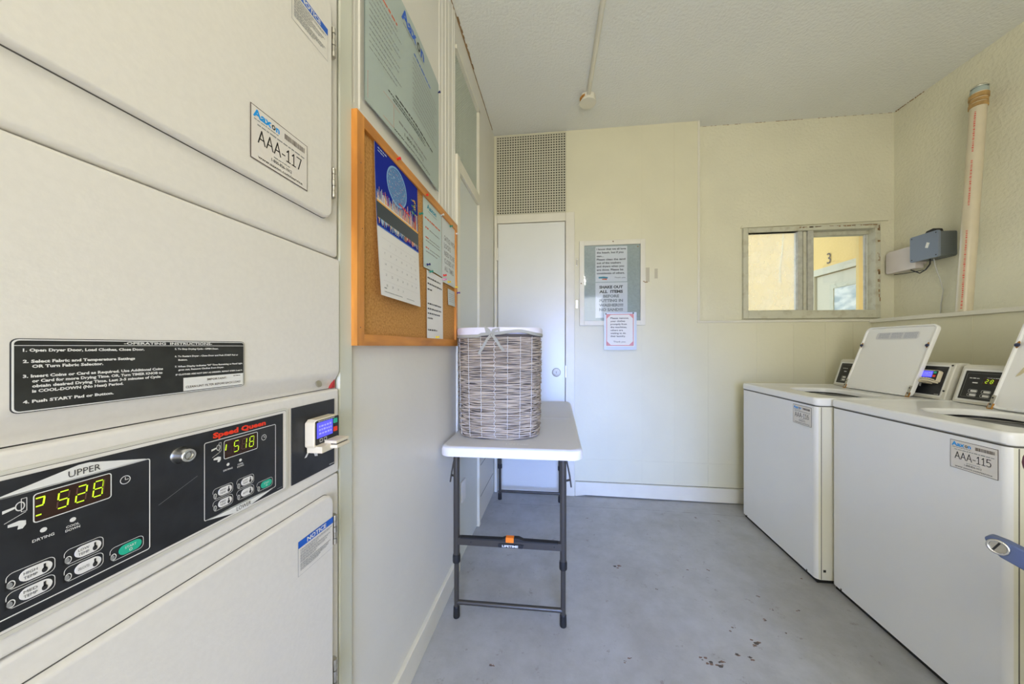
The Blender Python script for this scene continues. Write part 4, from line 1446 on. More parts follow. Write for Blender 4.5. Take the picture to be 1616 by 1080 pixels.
# folding braces beside the near and far legs
for y, s_ in ((NYL, 1), (FYL, -1)):
    for x, e in ((NL, -1), (NR, 1)):
        X0, Y0 = rotT(x, y)
        b = B().m(m_leg)
        b.tube([(X0 + e * 0.012, Y0 + s_ * 0.02, TZ - 0.045), (X0 + e * 0.028, Y0 + s_ * 0.020, 0.62), (X0 + e * 0.034, Y0 + s_ * 0.016, 0.575)], 0.0035, 8)
        b.cyl((X0, Y0, 0.605), (X0 + e * 0.03, Y0 + s_ * 0.018, 0.605), 0.0045, 10)
        b.obj('stay', tb)

# ------------------------------------------------------------------ wicker hamper on the table
hx, hy = -0.298, 1.580
HW, HD, HH = 0.194, 0.135, 0.482
hm = thing('laundry_hamper', 'tall grey wicker laundry hamper with a white liner and ribbon bow on the table', 'hamper', (hx, hy, TZ))


def sup(a, w, d_, e=2.7):
    c_, s_ = cos(a), sin(a)
    return (w * math.copysign(abs(c_) ** (2 / e), c_), d_ * math.copysign(abs(s_) ** (2 / e), s_))


def hpt(a, z, ext=0.0):
    t = z / HH
    g = 1.0 + 0.035 * t - 0.03 * (1 - t) ** 8
    u, v = sup(a, HW * g + ext, HD * g + ext)
    return Vector((hx + u, hy + v, TZ + z))


b = B().m(m_wickd)
NA = 96
ra_ = [b.V(hpt(2 * pi * i / NA, 0.004, -0.005)) for i in range(NA)]
rb2 = [b.V(hpt(2 * pi * i / NA, HH, -0.005)) for i in range(NA)]
for i in range(NA):
    b.face([ra_[i], ra_[(i + 1) % NA], rb2[(i + 1) % NA], rb2[i]], True)
b.face(ra_[::-1])
b.obj('inner_shell', hm)
R = random.Random(77)
b = B().m(m_wicker)
nr = 104
for r_ in range(nr):
    z = 0.004 + (HH - 0.02) * r_ / (nr - 1)
    ph = [R.uniform(0, 6.28) for _ in range(4)]
    rad = R.uniform(0.0024, 0.0036)
    am = R.uniform(0.0008, 0.0026)
    ext0 = R.uniform(-0.0025, 0.0028)
    K = 5
    prev = None
    first = None
    for i in range(NA * 2):
        a = 2 * pi * i / (NA * 2)
        zz = z + am * sin(5 * a + ph[0]) + am * 0.6 * sin(11 * a + ph[1])
        ex = ext0 + 0.0018 * sin(9 * a + ph[2]) + 0.0012 * sin(17 * a + ph[3])
        rd = rad * (0.82 + 0.30 * sin(7 * a + ph[3]))
        c = hpt(a, max(zz, 0.003), ex)
        c2 = hpt(a, max(zz, 0.003), ex + 1)
        o_ = (c2 - c); o_.z = 0; o_.normalize()
        ring = [b.V(c + o_ * rd * cos(2 * pi * j / K) + Vector((0, 0, 1)) * rd * 0.95 * sin(2 * pi * j / K)) for j in range(K)]
        if prev:
            for j in range(K):
                b.face([prev[j], prev[(j + 1) % K], ring[(j + 1) % K], ring[j]], True)
        else:
            first = ring
        prev = ring
    for j in range(K):
        b.face([prev[j], prev[(j + 1) % K], first[(j + 1) % K], first[j]], True)
# stray ends
for i in range(60):
    a = R.uniform(-0.9, 0.5)
    z = R.uniform(0.02, HH - 0.03)
    p = hpt(a, z, 0.002); q = hpt(a + R.uniform(-0.1, 0.1), z + R.uniform(-0.006, 0.012), R.uniform(0.004, 0.009))
    b.tube([p, q], 0.0011, 5)
b.obj('wicker_body', hm, fixn=False, wn=False)
b = B().m(m_thread)
for kx in (-0.168, -0.118, -0.060, -0.002, 0.058, 0.112, 0.158):
    # find angle on the front half with this x
    best = min(range(180, 360), key=lambda t: abs(sup(radians(t), HW, HD)[0] - kx))
    a = radians(best)
    pts = []
    for i in range(60):
        z = 0.008 + (HH - 0.02) * i / 59
        pts.append(hpt(a + 0.006 * sin(i * 1.1) * (1 if i % 2 else -1), z, 0.0046 + 0.001 * (i % 2)))
    b.tube(pts, 0.0012, 5)
b.obj('twine', hm)
# liner folded over the rim: high on the sides, ribbon edge dips
def liner_bottom(a):
    x = cos(a)
    front = max(0, -sin(a))
    # ribbon line: peaks towards the right, lower on the left
    return HH + 0.018 - 0.028 * (1 if x < -0.2 else 0.75 + 0.25 * 0) + 0.018 * math.exp(-((x - 0.45) / 0.4) ** 2) * front
b = B().m(m_cloth)
LT = HH + 0.030
ll = []
for ext, zf in ((0.0045, None), (0.0065, 0.3), (0.006, 0.8), (0.003, 1.0), (-0.004, 1.0), (-0.010, 0.5), (-0.012, -6)):
    row = []
    for i in range(NA):
        a = 2 * pi * i / NA
        zb = liner_bottom(a)
        z = zb if zf is None else (zb + (LT - zb) * zf if zf > 0 else 0.05)
        row.append(b.V(hpt(a, z, ext + (0.001 * sin(13 * a) if zf else 0))))
    ll.append(row)
for r0, r1 in zip(ll, ll[1:]):
    for i in range(NA):
        b.face([r0[i], r0[(i + 1) % NA], r1[(i + 1) % NA], r1[i]], True)
b.face(ll[-1])
b.obj('liner', hm)
b = B().m(m_ribbon)
rows = []
for ext, dz_ in ((0.006, -0.008), (0.0085, -0.006), (0.0085, 0.006), (0.006, 0.007)):
    rows.append([b.V(hpt(2 * pi * i / NA, liner_bottom(2 * pi * i / NA) + dz_, ext)) for i in range(NA)])
for r0, r1 in zip(rows, rows[1:]):
    for i in range(NA):
        b.face([r0[i], r0[(i + 1) % NA], r1[(i + 1) % NA], r1[i]], True)
b.obj('ribbon_band', hm)


def strip(b, pts, w, nrm=(0, -1, 0), th=0.001):
    N_ = Vector(nrm)
    L = []
    pts = [Vector(p) for p in pts]
    for i, p in enumerate(pts):
        t = (pts[min(i + 1, len(pts) - 1)] - pts[max(i - 1, 0)]).normalized()
        s_ = t.cross(N_).normalized() * w / 2
        L.append((b.V(p - s_), b.V(p + s_), b.V(p + s_ + N_ * th), b.V(p - s_ + N_ * th)))
    for a, c in zip(L, L[1:]):
        for j in range(4):
            b.face([a[j], a[(j + 1) % 4], c[(j + 1) % 4], c[j]], True)
    b.face(L[0]); b.face(L[-1][::-1])


bx, bz = hx + 0.000, TZ + HH - 0.004
by = hy - HD * 1.03 - 0.012
bx = hx - 0.012
b = B().m(m_ribbon)
strip(b, [(bx, by, bz), (bx - 0.020, by - 0.003, bz - 0.022), (bx - 0.040, by, bz - 0.058), (bx - 0.060, by + 0.001, bz - 0.088)], 0.012)
strip(b, [(bx + 0.002, by, bz), (bx + 0.020, by - 0.003, bz - 0.020), (bx + 0.038, by, bz - 0.052), (bx + 0.056, by + 0.001, bz - 0.072)], 0.012)
strip(b, [(bx, by, bz), (bx - 0.012, by - 0.006, bz + 0.020), (bx - 0.030, by - 0.004, bz + 0.040), (bx - 0.022, by, bz + 0.012), (bx, by, bz)], 0.012)
strip(b, [(bx, by, bz), (bx + 0.010, by - 0.006, bz + 0.020), (bx + 0.034, by - 0.006, bz + 0.026), (bx + 0.034, by, bz + 0.008), (bx, by, bz)], 0.013)
b.lathe((bx, by + 0.002, bz), (0, -1, 0), [(0.004, 0), (0.007, 0.003), (0.006, 0.007), (0.002, 0.009)], 12)
b.obj('bow', hm, fixn=True)

# ------------------------------------------------------------------ framed notice case on the back wall
ncase = thing('notice_case', 'white-framed notice case with a grey-green backing on the back wall', 'notice board', (0.39, YB, 1.33))
b = B().m(m_trim)
frame4(b, fb, 0.145, 1.333, 0.640, 1.990, 0.036, 0, 0.022)
b.obj('frame', ncase, bevel=0.002)
B().m(m_felt).fbox(fb, 0.178, 1.366, 0.607, 1.957, 0.0, 0.004).obj('backing', ncase)
B().m(m_clear).fbox(fb, 0.180, 1.368, 0.605, 1.955, 0.012, 0.014).obj('clear_cover', ncase)
for u, z in ((0.158, 1.66), (0.585, 1.935), (0.628, 1.665), (0.40, 1.978)):
    B().m(m_rustd).lathe(fb.p(u, z, 0.014 if u == 0.585 else 0.022), (0, -1, 0), [(0.005, 0), (0.0045, 0.002), (0.002, 0.003)], 10).obj('screw', ncase)
B().m(m_rustd).fbox(fb, 0.632, 1.656, 0.655, 1.662, 0.0225, 0.0255).obj('latch', ncase)


def bpaper(name, label, u0, z0, u1, z1, n0, draw, cat='paper', mt=None):
    b = B().m(mt or m_whitep)
    fr = fr_back(YB, u0, z0)
    b.fbox(fr, 0, 0, u1 - u0, z1 - z0, n0, n0 + 0.0006)
    draw(b, fr, u1 - u0, z1 - z0, n0 + 0.0009)
    return tag(b.obj(name), label, cat)


def bd1(b, fr, w, h, n):
    T = ['I know that we all love', 'the beach, but if you', 'can...', 'Please clean the sand', 'out of the washers', 'and dryers when you', 'are done. Please be', 'considerate of others.']
    Wd = [0.92, 0.84, 0.22, 0.90, 0.76, 0.86, 0.84, 0.88]
    for i, (t, q) in enumerate(zip(T, Wd)):
        b.m(m_ink).text(fr, w * 0.04, h * (0.905 - 0.098 * i), w * q, h * 0.052, t, n, bold=0.03)
    b.text(fr, w * 0.60, h * 0.095, w * 0.34, h * 0.040, 'Thank you', n)
    b.m(mat('teal_stamp', (0.02, 0.25, 0.35), 0.5)).poly(fr, [(w * 0.10, h * 0.10), (w * 0.38, h * 0.09), (w * 0.40, h * 0.13), (w * 0.26, h * 0.15), (w * 0.10, h * 0.14)], n)
    b.m(m_orange).poly(fr, [(w * 0.20, h * 0.06), (w * 0.36, h * 0.05), (w * 0.37, h * 0.09), (w * 0.22, h * 0.09)], n)


bpaper('beach_sand_notice', 'upper white sheet in the notice case about beach sand', 0.268, 1.672, 0.508, 1.945, 0.0045, bd1)


def bd2(b, fr, w, h, n):
    for i, (t, q) in enumerate((('SHAKE OUT', 0.74), ('ALL  ITEMS', 0.74), ('BEFORE', 0.50), ('PUTTING IN', 0.74), ('WASHER!!!!', 0.76), ('NO SAND!!!', 0.74))):
        b.m(m_ink if i < 2 else m_inkg).text(fr, w * 0.49, h * (0.835 - 0.128 * i), w * q, h * 0.074, t, n, bold=0.05, align='C')


bpaper('shake_out_notice', 'lower white sheet in the notice case reading SHAKE OUT ALL ITEMS', 0.268, 1.392, 0.510, 1.666, 0.0045, bd2)


def bd3(b, fr, w, h, n):
    mr = mat('crimson_ink', (0.62, 0.05, 0.09), 0.5)
    b.m(m_whitep).rect(fr, w * 0.055, h * 0.09, w * 0.93, h * 0.955, n)
    b.m(mr).outline(fr, w * 0.075, h * 0.115, w * 0.905, h * 0.95, 0.0005, w * 0.014, n + 0.0003)
    mr2 = mat('rose_ink', (0.70, 0.30, 0.32), 0.5)
    for cx, cy, sx, sy in ((0.09, 0.13, 1, 1), (0.89, 0.13, -1, 1), (0.09, 0.935, 1, -1), (0.89, 0.935, -1, -1)):
        b.m(mr2).poly(fr, [(w * cx, h * cy), (w * (cx + 0.12 * sx), h * cy), (w * cx, h * (cy + 0.10 * sy))][::sx * sy], n + 0.0004)
    T = ['Please remove', 'your clothes', 'promptly from', 'the machines,', 'others are', 'waiting to do', 'their laundry.']
    Wd = [0.55, 0.45, 0.50, 0.50, 0.38, 0.47, 0.46]
    for i, (t, q) in enumerate(zip(T, Wd)):
        b.m(m_inkbl if False else m_ink).text(fr, w * 0.20, h * (0.825 - 0.080 * i), w * q, h * 0.042, t, n + 0.0006, bold=0.02)
    b.text(fr, w * 0.29, h * 0.20, w * 0.37, h * 0.040, 'Thank you', n + 0.0006)
    b.m(m_clear)


nn = bpaper('laminated_notice', 'laminated notice with a red border hanging below the notice case', 0.331, 1.143, 0.574, 1.432, 0.0235, bd3, 'notice', mat('laminate_edge', (0.66, 0.74, 0.86), 0.1, coat=1.0))
for q, (u, z) in enumerate(((0.345, 1.420), (0.548, 1.424))):
    b = B().m(m_rubber).lathe(fb.p(u, z, 0.0245), (0, -1, 0), [(0.0045, 0), (0.005, 0.003), (0.0025, 0.005), (0.004, 0.010), (0.002, 0.011)], 12)
    tag(b.obj('pushpin'), ('dark pushpin at the top left corner of the red-bordered notice', 'dark pushpin at the top right corner of the red-bordered notice')[q], 'pushpin', 'pushpins of the red-bordered notice')
b = B().m(m_tapemark)
b.fbox(fb, 0.648, 1.665, 0.675, 1.775, 0, 0.0006)
b.fbox(fb, 0.712, 1.690, 0.735, 1.765, 0, 0.0006)
b = struct(b.obj('trim_9'), 'two faint patches of old tape residue right of the notice case')
for i, z in enumerate((1.80, 1.47)):
    b = B().m(m_steel if i == 0 else m_chrome)
    b.fbox(fb, 0.118, z, 0.132, z + 0.062, 0, 0.004)
    b.cyl(fb.p(0.125, z + 0.012, 0.006), fb.p(0.125, z + 0.050, 0.006), 0.004, 10)
    tag(b.obj('hook_plate', bevel=0.001), ('small metal hook plate beside the door frame, the upper one', 'small metal hook plate beside the door frame, the lower one')[i], 'hook', 'hook plates by the back door')

# ------------------------------------------------------------------ washers
def washer(y0, y1, xf, num, label, lid_y0, lid_y1, meter):
    depth = 0.665
    xb = xf + depth
    yc = (y0 + y1) / 2
    wsh = thing('washing_machine', label, 'washing machine', (xf + depth / 2, yc, 0))
    # cabinet with rounded front corners
    loop = rr(xf, y0, xb, y1, 0.022, 6)
    fz = Fr((0, 0, 0), (1, 0, 0), (0, 1, 0))
    b = B()
    n_ = len(loop)
    lo = [b.V((u, v, 0.022)) for u, v in loop]
    hi = [b.V((u, v, 0.872)) for u, v in loop]
    for i in range(n_):
        u = (loop[i][0] + loop[(i + 1) % n_][0]) / 2
        v = (loop[i][1] + loop[(i + 1) % n_][1]) / 2
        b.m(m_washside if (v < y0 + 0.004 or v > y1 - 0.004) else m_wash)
        b.face([lo[i], lo[(i + 1) % n_], hi[(i + 1) % n_], hi[i]], True)
    b.m(m_wash); b.face(hi); b.face(lo[::-1])
    b.m(m_gap).box(xf + 0.012, y0 + 0.012, 0.0, xb - 0.01, y1 - 0.012, 0.022)
    # side seams
    b.m(m_seam).box(xf + 0.020, y0 - 0.0004, 0.024, xf + 0.0225, y0 + 0.001, 0.87)
    b.m(m_gap).box(xf + 0.03, y0 - 0.0005, 0.06, xf + 0.042, y0 + 0.001, 0.072)
    b.m(m_seam)
    for yy in (y0 + 0.06, y1 - 0.06):
        b.box(xf - 0.0006, yy, 0.022, xf + 0.001, yy + 0.008, 0.03)
    b.obj('cabinet', wsh)
    # top panel with the round-cornered tub opening
    ox0, ox1, oy0, oy1 = xf + 0.150, xf + 0.425, lid_y0 - 0.00, lid_y1 + 0.00
    kk = 10
    rings_ = []
    b = B().m(m_wash)
    for loop_, z in ((rr(xf + 0.004, y0 + 0.003, xb, y1 - 0.003, 0.020, kk), 0.876), (rr(xf - 0.004, y0 - 0.001, xb, y1 + 0.001, 0.024, kk), 0.882), (rr(xf - 0.004, y0 - 0.001, xb, y1 + 0.001, 0.024, kk), 0.906),
                     (rr(xf - 0.001, y0 + 0.001, xb - 0.001, y1 - 0.001, 0.022, kk), 0.914), (rr(xf + 0.006, y0 + 0.006, xb - 0.006, y1 - 0.006, 0.020, kk), 0.917),
                     (rr(xf + 0.045, y0 + 0.030, xb - 0.02, y1 - 0.030, 0.05, kk), 0.912),
                     (rr(ox0 - 0.012, oy0 - 0.012, ox1 + 0.012, oy1 + 0.012, 0.11, kk), 0.911), (rr(ox0 - 0.004, oy0 - 0.004, ox1 + 0.004, oy1 + 0.004, 0.105, kk), 0.908),
                     (rr(ox0, oy0, ox1, oy1, 0.10, kk), 0.900), (rr(ox0, oy0, ox1, oy1, 0.10, kk), 0.886), (rr(ox0, oy0, ox1, oy1, 0.10, kk), 0.872)):
        rings_.append([b.V((u, v, z)) for u, v in loop_])
    for q, (a, c) in enumerate(zip(rings_, rings_[1:])):
        if q == 9:
            b.m(m_blackp)  # black band paints the shade low in the opening
        for i in range(len(a)):
            b.face([a[i], a[(i + 1) % len(a)], c[(i + 1) % len(a)], c[i]], True)
    b.obj('top_panel', wsh)
    b = B().m(m_seam)
    b.prism(fz, rr(xf + 0.001, y0 + 0.001, xb, y1 - 0.001, 0.02), 0.872, 0.8765)
    b.m(m_blackp).prism(fz, rr(ox0 + 0.001, oy0 + 0.001, ox1 - 0.001, oy1 - 0.001, 0.10), 0.8725, 0.879)  # black plate paints the shaded depth of the tub
    b.obj('top_seam_tub_shade', wsh)
    # agitator tub lip inside the opening
    b = B().m(m_steel)
    b.ring2(fz, [((ox0 + ox1) / 2 + 0.15 * cos(i * pi / 16), (oy0 + oy1) / 2 + 0.17 * sin(i * pi / 16)) for i in range(32)],
            [((ox0 + ox1) / 2 + 0.13 * cos(i * pi / 16), (oy0 + oy1) / 2 + 0.15 * sin(i * pi / 16)) for i in range(32)], 0.881)
    b.obj('tub_rim', wsh)
    # console
    cx0, cx1 = 1.812, 1.862
    fcn = Fr((0, y1 - 0.008, 0), (1, 0, 0), (0, 0, 1))
    ym = y0 + 0.205 if meter else y0 + 0.20
    prof = [(cx0, 0.914), (xb, 0.914), (xb, 1.075), (xb - 0.02, 1.084), (cx1 + 0.014, 1.086), (cx1, 1.078)]
    B().m(m_console).prism(fcn, prof, 0.0, (y1 - 0.008) - (ym + 0.001)).obj('console', wsh, bevel=0.004, seg=3)
    # frame on the sloping console face
    vdir = Vector((cx1 - cx0, 0, 1.078 - 0.914))
    fcf = Fr((cx0, y1 - 0.008, 0.914), (0, -1, 0), vdir)
    wc = (y1 - 0.008) - ym
    H = vdir.length
    b = B().m(m_white).prism(fcf, rr(0.010, 0.012, wc - 0.010, H - 0.012, 0.004), 0, 0.0012)
    b.m(m_blackp).prism(fcf, rr(0.020, 0.020, wc - 0.016, H - 0.020, 0.003), 0, 0.0020)
    b.m(m_inkg).outline(fcf, 0.028, 0.030, wc - 0.03, H - 0.030, 0.004, 0.0008, 0.0024)
    n = 0.0026
    b.m(m_white).greek(fcf, 0.040, 0.075, H - 0.055, 0.004, n, 3).greek(fcf, 0.10, 0.16, H - 0.050, 0.003, n, 4).greek(fcf, 0.055, 0.075, 0.095, 0.005, n, 5)
    for (u, v_) in ((0.050, 0.052), (0.050, 0.034), (0.095, 0.052), (0.095, 0.034), (0.140, 0.052)):
        b.m(m_white).outline(fcf, u, v_, u + 0.032, v_ + 0.014, 0.005, 0.0010, n)
        b.m(m_whitep).prism(fcf, rr(u + 0.008, v_ + 0.003, u + 0.029, v_ + 0.011, 0.003), 0, n + 0.0006)
    cpn = b.obj('control_panel', wsh)
    b = B().m(m_ledback).rect(fcf, 0.090, 0.092, 0.155, 0.122, n + 0.0002)
    for i, ch in enumerate('28'):
        digit(b, fcf, 0.098 + i * 0.016, 0.099, 0.008, 0.016, ch, n + 0.0006, m_led, m_leddim, 0.002)
    b.obj('display', cpn)
    # meter case at the near end
    prof2 = [(cx0 - 0.010, 0.914), (xb, 0.914), (xb, 1.090), (cx1 - 0.004, 1.090)]
    fcm = Fr((0, ym, 0), (1, 0, 0), (0, 0, 1))
    mc = B().m(m_console).prism(fcm, prof2, 0.0, ym - (y0 + 0.006)).obj('meter_case', wsh, bevel=0.006, seg=3)
    vd2 = Vector((cx1 - 0.004 - (cx0 - 0.010), 0, 0.176))
    fm = Fr((cx0 - 0.010, ym, 0.914), (0, -1, 0), vd2)
    wm_ = ym - (y0 + 0.006)
    fp = Fr(fm.p(0.020, 0.018, 0.0), fm.U, fm.V)
    B().m(m_white).prism(fp, rr(-0.004, -0.004, wm_ - 0.036, vd2.length - 0.030, 0.004), 0.0, 0.0012).obj('meter_bezel', mc)
    card_reader(wsh, Fr(fm.p(0.022, 0.020, 0.0014), fm.U, fm.V), 1.0, True, wm_ - 0.044, vd2.length - 0.040, 0.040)
    for (u, v_) in ((wm_ - 0.012, vd2.length - 0.012), (wm_ - 0.012, 0.045), (0.012, vd2.length - 0.012)):
        B().m(m_blackp).lathe(fm.p(u, v_, 0.0005), fm.N, [(0.0045, 0), (0.0035, 0.002)], 10).obj('screw', mc)
    # lid, open and leaning back
    hx_, hz_ = 1.752, 0.916
    lean = radians(20.0)
    up = Vector((sin(lean), 0, cos(lean)))
    fl_ = Fr((hx_, lid_y1, hz_), (0, -1, 0), up)
    lw, lh = lid_y1 - lid_y0, 0.392
    b = B().m(m_wash)
    r3 = []
    for loop_, n_ in ((rr(0.004, 0.002, lw - 0.004, lh - 0.004, 0.026, 8), -0.016), (rr(0, 0, lw, lh, 0.030, 8), -0.012), (rr(0, 0, lw, lh, 0.030, 8), 0.002), (rr(0.002, 0.002, lw - 0.002, lh - 0.002, 0.028, 8), 0.0045),
                      (rr(0.007, 0.006, lw - 0.007, lh - 0.007, 0.024, 8), 0.0045), (rr(0.010, 0.009, lw - 0.010, lh - 0.010, 0.022, 8), -0.003), (rr(0.024, 0.018, lw - 0.024, lh - 0.026, 0.03, 8), -0.001)):
        r3.append([b.V(fl_.p(u, v, n_)) for u, v in loop_])
    for a, c in zip(r3, r3[1:]):
        for i in range(len(a)):
            b.face([a[i], a[(i + 1) % len(a)], c[(i + 1) % len(a)], c[i]], True)
    b.face(r3[-1]); b.face(r3[0][::-1])
    lid = b.obj('lid', wsh)
    b = B().m(mat('lid_sticker', (0.66, 0.66, 0.68), 0.4)).prism(fl_, rr(lw * 0.20, lh * 0.80, lw * 0.80, lh * 0.905, 0.012), 0, 0.0006)
    for i, (u0_, u1_) in enumerate(((0.24, 0.40), (0.43, 0.58), (0.61, 0.78))):
        b.m(mat('bluegrey_ink', (0.25, 0.28, 0.38), 0.5))
        for j in range(5):
            b.greek(fl_, lw * u0_, lw * u1_, lh * (0.885 - 0.0165 * j), lh * 0.006, 0.0009, 5 * i + j)
    b.obj('lid_sticker', lid)
    for u in (0.0085, lw - 0.0165):
        b = B()
        b.m(m_rust).disc(fl_, u + 0.004, lh * 0.705, 0.006, 0.0049, 10, 0.016)
        b.m(mat('dark_blue_rubber', (0.02, 0.03, 0.08), 0.4)).lathe(fl_.p(u + 0.004, lh * 0.70, 0.0046), fl_.N, [(0.0075, 0), (0.0085, 0.003), (0.006, 0.007), (0.002, 0.008)], 14)
        b.obj('bumper', lid)
    for u in (0.004, lw - 0.014):
        b = B()
        b.m(m_rust).fbox(fl_, u - 0.004, -0.004, u + 0.013, 0.020, 0.003, 0.007)
        b.m(m_steel).fbox(fl_, u, 0.0, u + 0.010, 0.055, 0.004, 0.009)
        b.m(m_blackp).fbox(fl_, u + 0.003, 0.012, u + 0.007, 0.018, 0.009, 0.011)
        b.fbox(fl_, u + 0.003, 0.040, u + 0.007, 0.046, 0.009, 0.011)
        b.obj('hinge', lid)
    b = B().m(mat('lid_stain', (0.62, 0.55, 0.36), 0.6))
    if num == 'AAA-115':
        b.poly(fl_, [(lw * 0.10, lh * 0.36), (lw * 0.13, lh * 0.38), (lw * 0.22, lh * 0.52), (lw * 0.24, lh * 0.58), (lw * 0.19, lh * 0.56), (lw * 0.13, lh * 0.46)], 0.0006)
        b.obj('stain', lid)
    else:
        b.bm.free()
    return wsh


wa = washer(1.745, 2.400, 1.250, 'AAA-116', 'white top-load washing machine in the far corner, sticker AAA-116, lid open', 1.845, 2.228, True)
add_asset(wa, Fr((1.2496, 1.905, 0.762), (0, -1, 0), (0, 0, 1)), 0.129, 0.099, 'AAA-116', 5)
wb_ = washer(1.105, 1.738, 1.310, 'AAA-115', 'white top-load washing machine nearest the camera, sticker AAA-115, lid open', 1.150, 1.545, True)
add_asset(wb_, Fr((1.3096, 1.252, 0.765), (0, -1, 0), (0, 0, 1)), 0.121, 0.093, 'AAA-115', 6)

# ------------------------------------------------------------------ things on the right wall
gb = thing('junction_enclosure', 'blue-grey plastic enclosure box on the right stucco wall beside the pipe', 'box', (2.35, 2.34, 1.72))
fg = fr_right(2.300)
b = B().m(m_gboxs).prism(fg, rr(-2.412, 1.727, -2.264, 1.882, 0.012), -0.104, -0.008)
for z in (1.782, 1.826):
    b.box(2.312, 2.2625, z, 2.395, 2.266, z + 0.004)
b.obj('body', gb)
b = B().m(m_gbox).prism(fg, rr(-2.420, 1.722, -2.258, 1.887, 0.010), -0.010, 0.004)
b.m(m_ink)
for u, z in ((-2.408, 1.874), (-2.270, 1.874), (-2.408, 1.736), (-2.270, 1.736)):
    b.cyl(fg.p(u, z, 0.004), fg.p(u, z, 0.005), 0.004, 10)
cv = b.obj('cover', gb, bevel=0.002)
b = B().m(m_white).prism(fg, [(-2.330, 1.796), (-2.314, 1.790), (-2.304, 1.820), (-2.320, 1.828)], 0.004, 0.0048)
b.obj('sticker', cv)
B().m(m_rubber).prism(fg, [(-2.362, 1.885), (-2.290, 1.885), (-2.296, 1.905), (-2.312, 1.912), (-2.348, 1.906)], -0.06, -0.02).obj('cable_gland', gb, bevel=0.003)
an = thing('flat_antenna', 'off-white flat rectangular unit behind the grey enclosure on the right wall', 'antenna', (2.36, 2.52, 1.69))
fa = fr_right(2.332)
B().m(m_pinkw).prism(fa, [(-2.622, 1.695), (-2.612, 1.689), (-2.424, 1.689), (-2.424, 1.845), (-2.600, 1.845), (-2.622, 1.830)], -0.05, 0.0).obj('housing', an, bevel=0.004, seg=3)
B().m(m_pinkw).box(2.382, 2.43, 1.72, XR, 2.54, 1.81).obj('bracket', an)
b = B().m(m_rubber)
pts = [(2.335, 2.34, 1.730), (2.335, 2.342, 1.695), (2.335, 2.365, 1.665), (2.335, 2.40, 1.650), (2.335, 2.43, 1.668), (2.335, 2.455, 1.684)]
b.tube(pts, 0.0035, 8)
b.tube([(2.345, 2.39, 1.668), (2.345, 2.45, 1.668), (2.345, 2.52, 1.672), (2.345, 2.575, 1.678)], 0.0022, 6)
tag(b.obj('black_cable'), 'black cable looping under the grey enclosure', 'cable')
b = B().m(mat('white_cable_pvc', (0.62, 0.62, 0.58), 0.5))
b.tube([(2.345, 2.33, 1.728), (2.350, 2.325, 1.67), (2.370, 2.322, 1.60), (2.396, 2.328, 1.52), (2.400, 2.345, 1.44), (2.400, 2.35, 1.362)], 0.0026, 8)
tag(b.obj('white_cable'), 'thin white cable hanging down the wall from the grey enclosure', 'cable')

pp = thing('pvc_pipe', 'tall cream PVC pipe leaning on the right wall with red print and a taped top', 'pipe', (2.262, 2.105, LEDGE))
pb, pt = Vector((2.262, 2.100, LEDGE + 0.002)), Vector((2.336, 2.098, 2.600))
ax = (pt - pb).normalized()
rp = 0.031
b = B().m(m_pvc).cyl(pb + ax * 0.004, pt, rp, 40)
b.obj('tube', pp)
fcam = Vector((-0.77, -0.638, 0)).normalized()
class PipeF:
    def p(s, u, v, n=0.0):
        c = pb + ax * v
        a = u / rp
        d1_ = fcam
        d2_ = ax.cross(d1_).normalized()
        q = d1_ * cos(a) + d2_ * sin(a)
        return c + q * (rp + n)
pf = PipeF()
class PipeT(PipeF):
    def p(s, u, v, n=0.0):
        return PipeF.p(s, -v - 0.004, u, n)
ptf = PipeT()
for i, (l0, l1) in enumerate(((0.02, 0.46), (0.60, 0.86), (0.90, 1.13))):
    B().m(mat('faded_red_print', (0.72, 0.14, 0.10), 0.5)).greek(ptf, l0, l1, 0.0, 0.0075, 0.0006, 40 + i, (0.25, 1.2)).obj('red_print', pp)
b = B().m(m_tape)
for z, hgt, rr_ in ((1.150, 0.024, 0.0355), (1.175, 0.022, 0.0340), (1.198, 0.028, 0.0368)):
    tilt = Vector((ax.x, ax.y, ax.z)) + Vector((0.03, 0.06, 0))
    b.lathe(pb + ax * z, tilt, [(rp - 0.001, 0), (rr_, 0.003), (rr_, hgt - 0.003), (rp - 0.001, hgt)], 32)
b.obj('tape_wrap', pp)
b = B().m(m_sage).lathe(pt - ax * 0.008, ax, [(rp + 0.0015, 0), (rp + 0.0015, 0.020), (rp - 0.004, 0.022), (rp - 0.006, 0.030)], 32)
b.m(m_chrome).lathe(pt + ax * 0.020, ax, [(rp + 0.002, 0), (rp + 0.003, 0.004), (rp - 0.004, 0.012), (0.010, 0.016)], 32)
b.obj('end_cap', pp)

# ------------------------------------------------------------------ ceiling conduit, box and added fill lamp
jb = thing('ceiling_junction_box', 'round cream junction box with a rusty rim at the end of the ceiling conduit', 'junction box', (0.183, 2.235, ZC))
B().m(m_trim).lathe((0.183, 2.235, ZC), (0, 0, -1), [(0.052, 0), (0.052, 0.036), (0.050, 0.040)], 8, False).obj('box', jb)
B().m(m_trim).lathe((0.183, 2.238, ZC - 0.040), (0, 0, -1), [(0.056, 0), (0.056, 0.003), (0.050, 0.006)], 32).obj('cover', jb)
b = B().m(m_rust)
for i in range(9):
    a = pi * 1.05 + i * 0.11
    b.box(0.183 + 0.0525 * cos(a) - 0.003, 2.235 + 0.0525 * sin(a) - 0.003, ZC - 0.030 + 0.003 * (i % 3), 0.183 + 0.0525 * cos(a) + 0.003, 2.235 + 0.0525 * sin(a) + 0.003, ZC - 0.014)
b.obj('rust_spot', jb)
b = B().m(m_trim)
b.cyl((0.184, 2.19, ZC - 0.014), (0.206, 1.60, ZC - 0.014), 0.0135, 20)
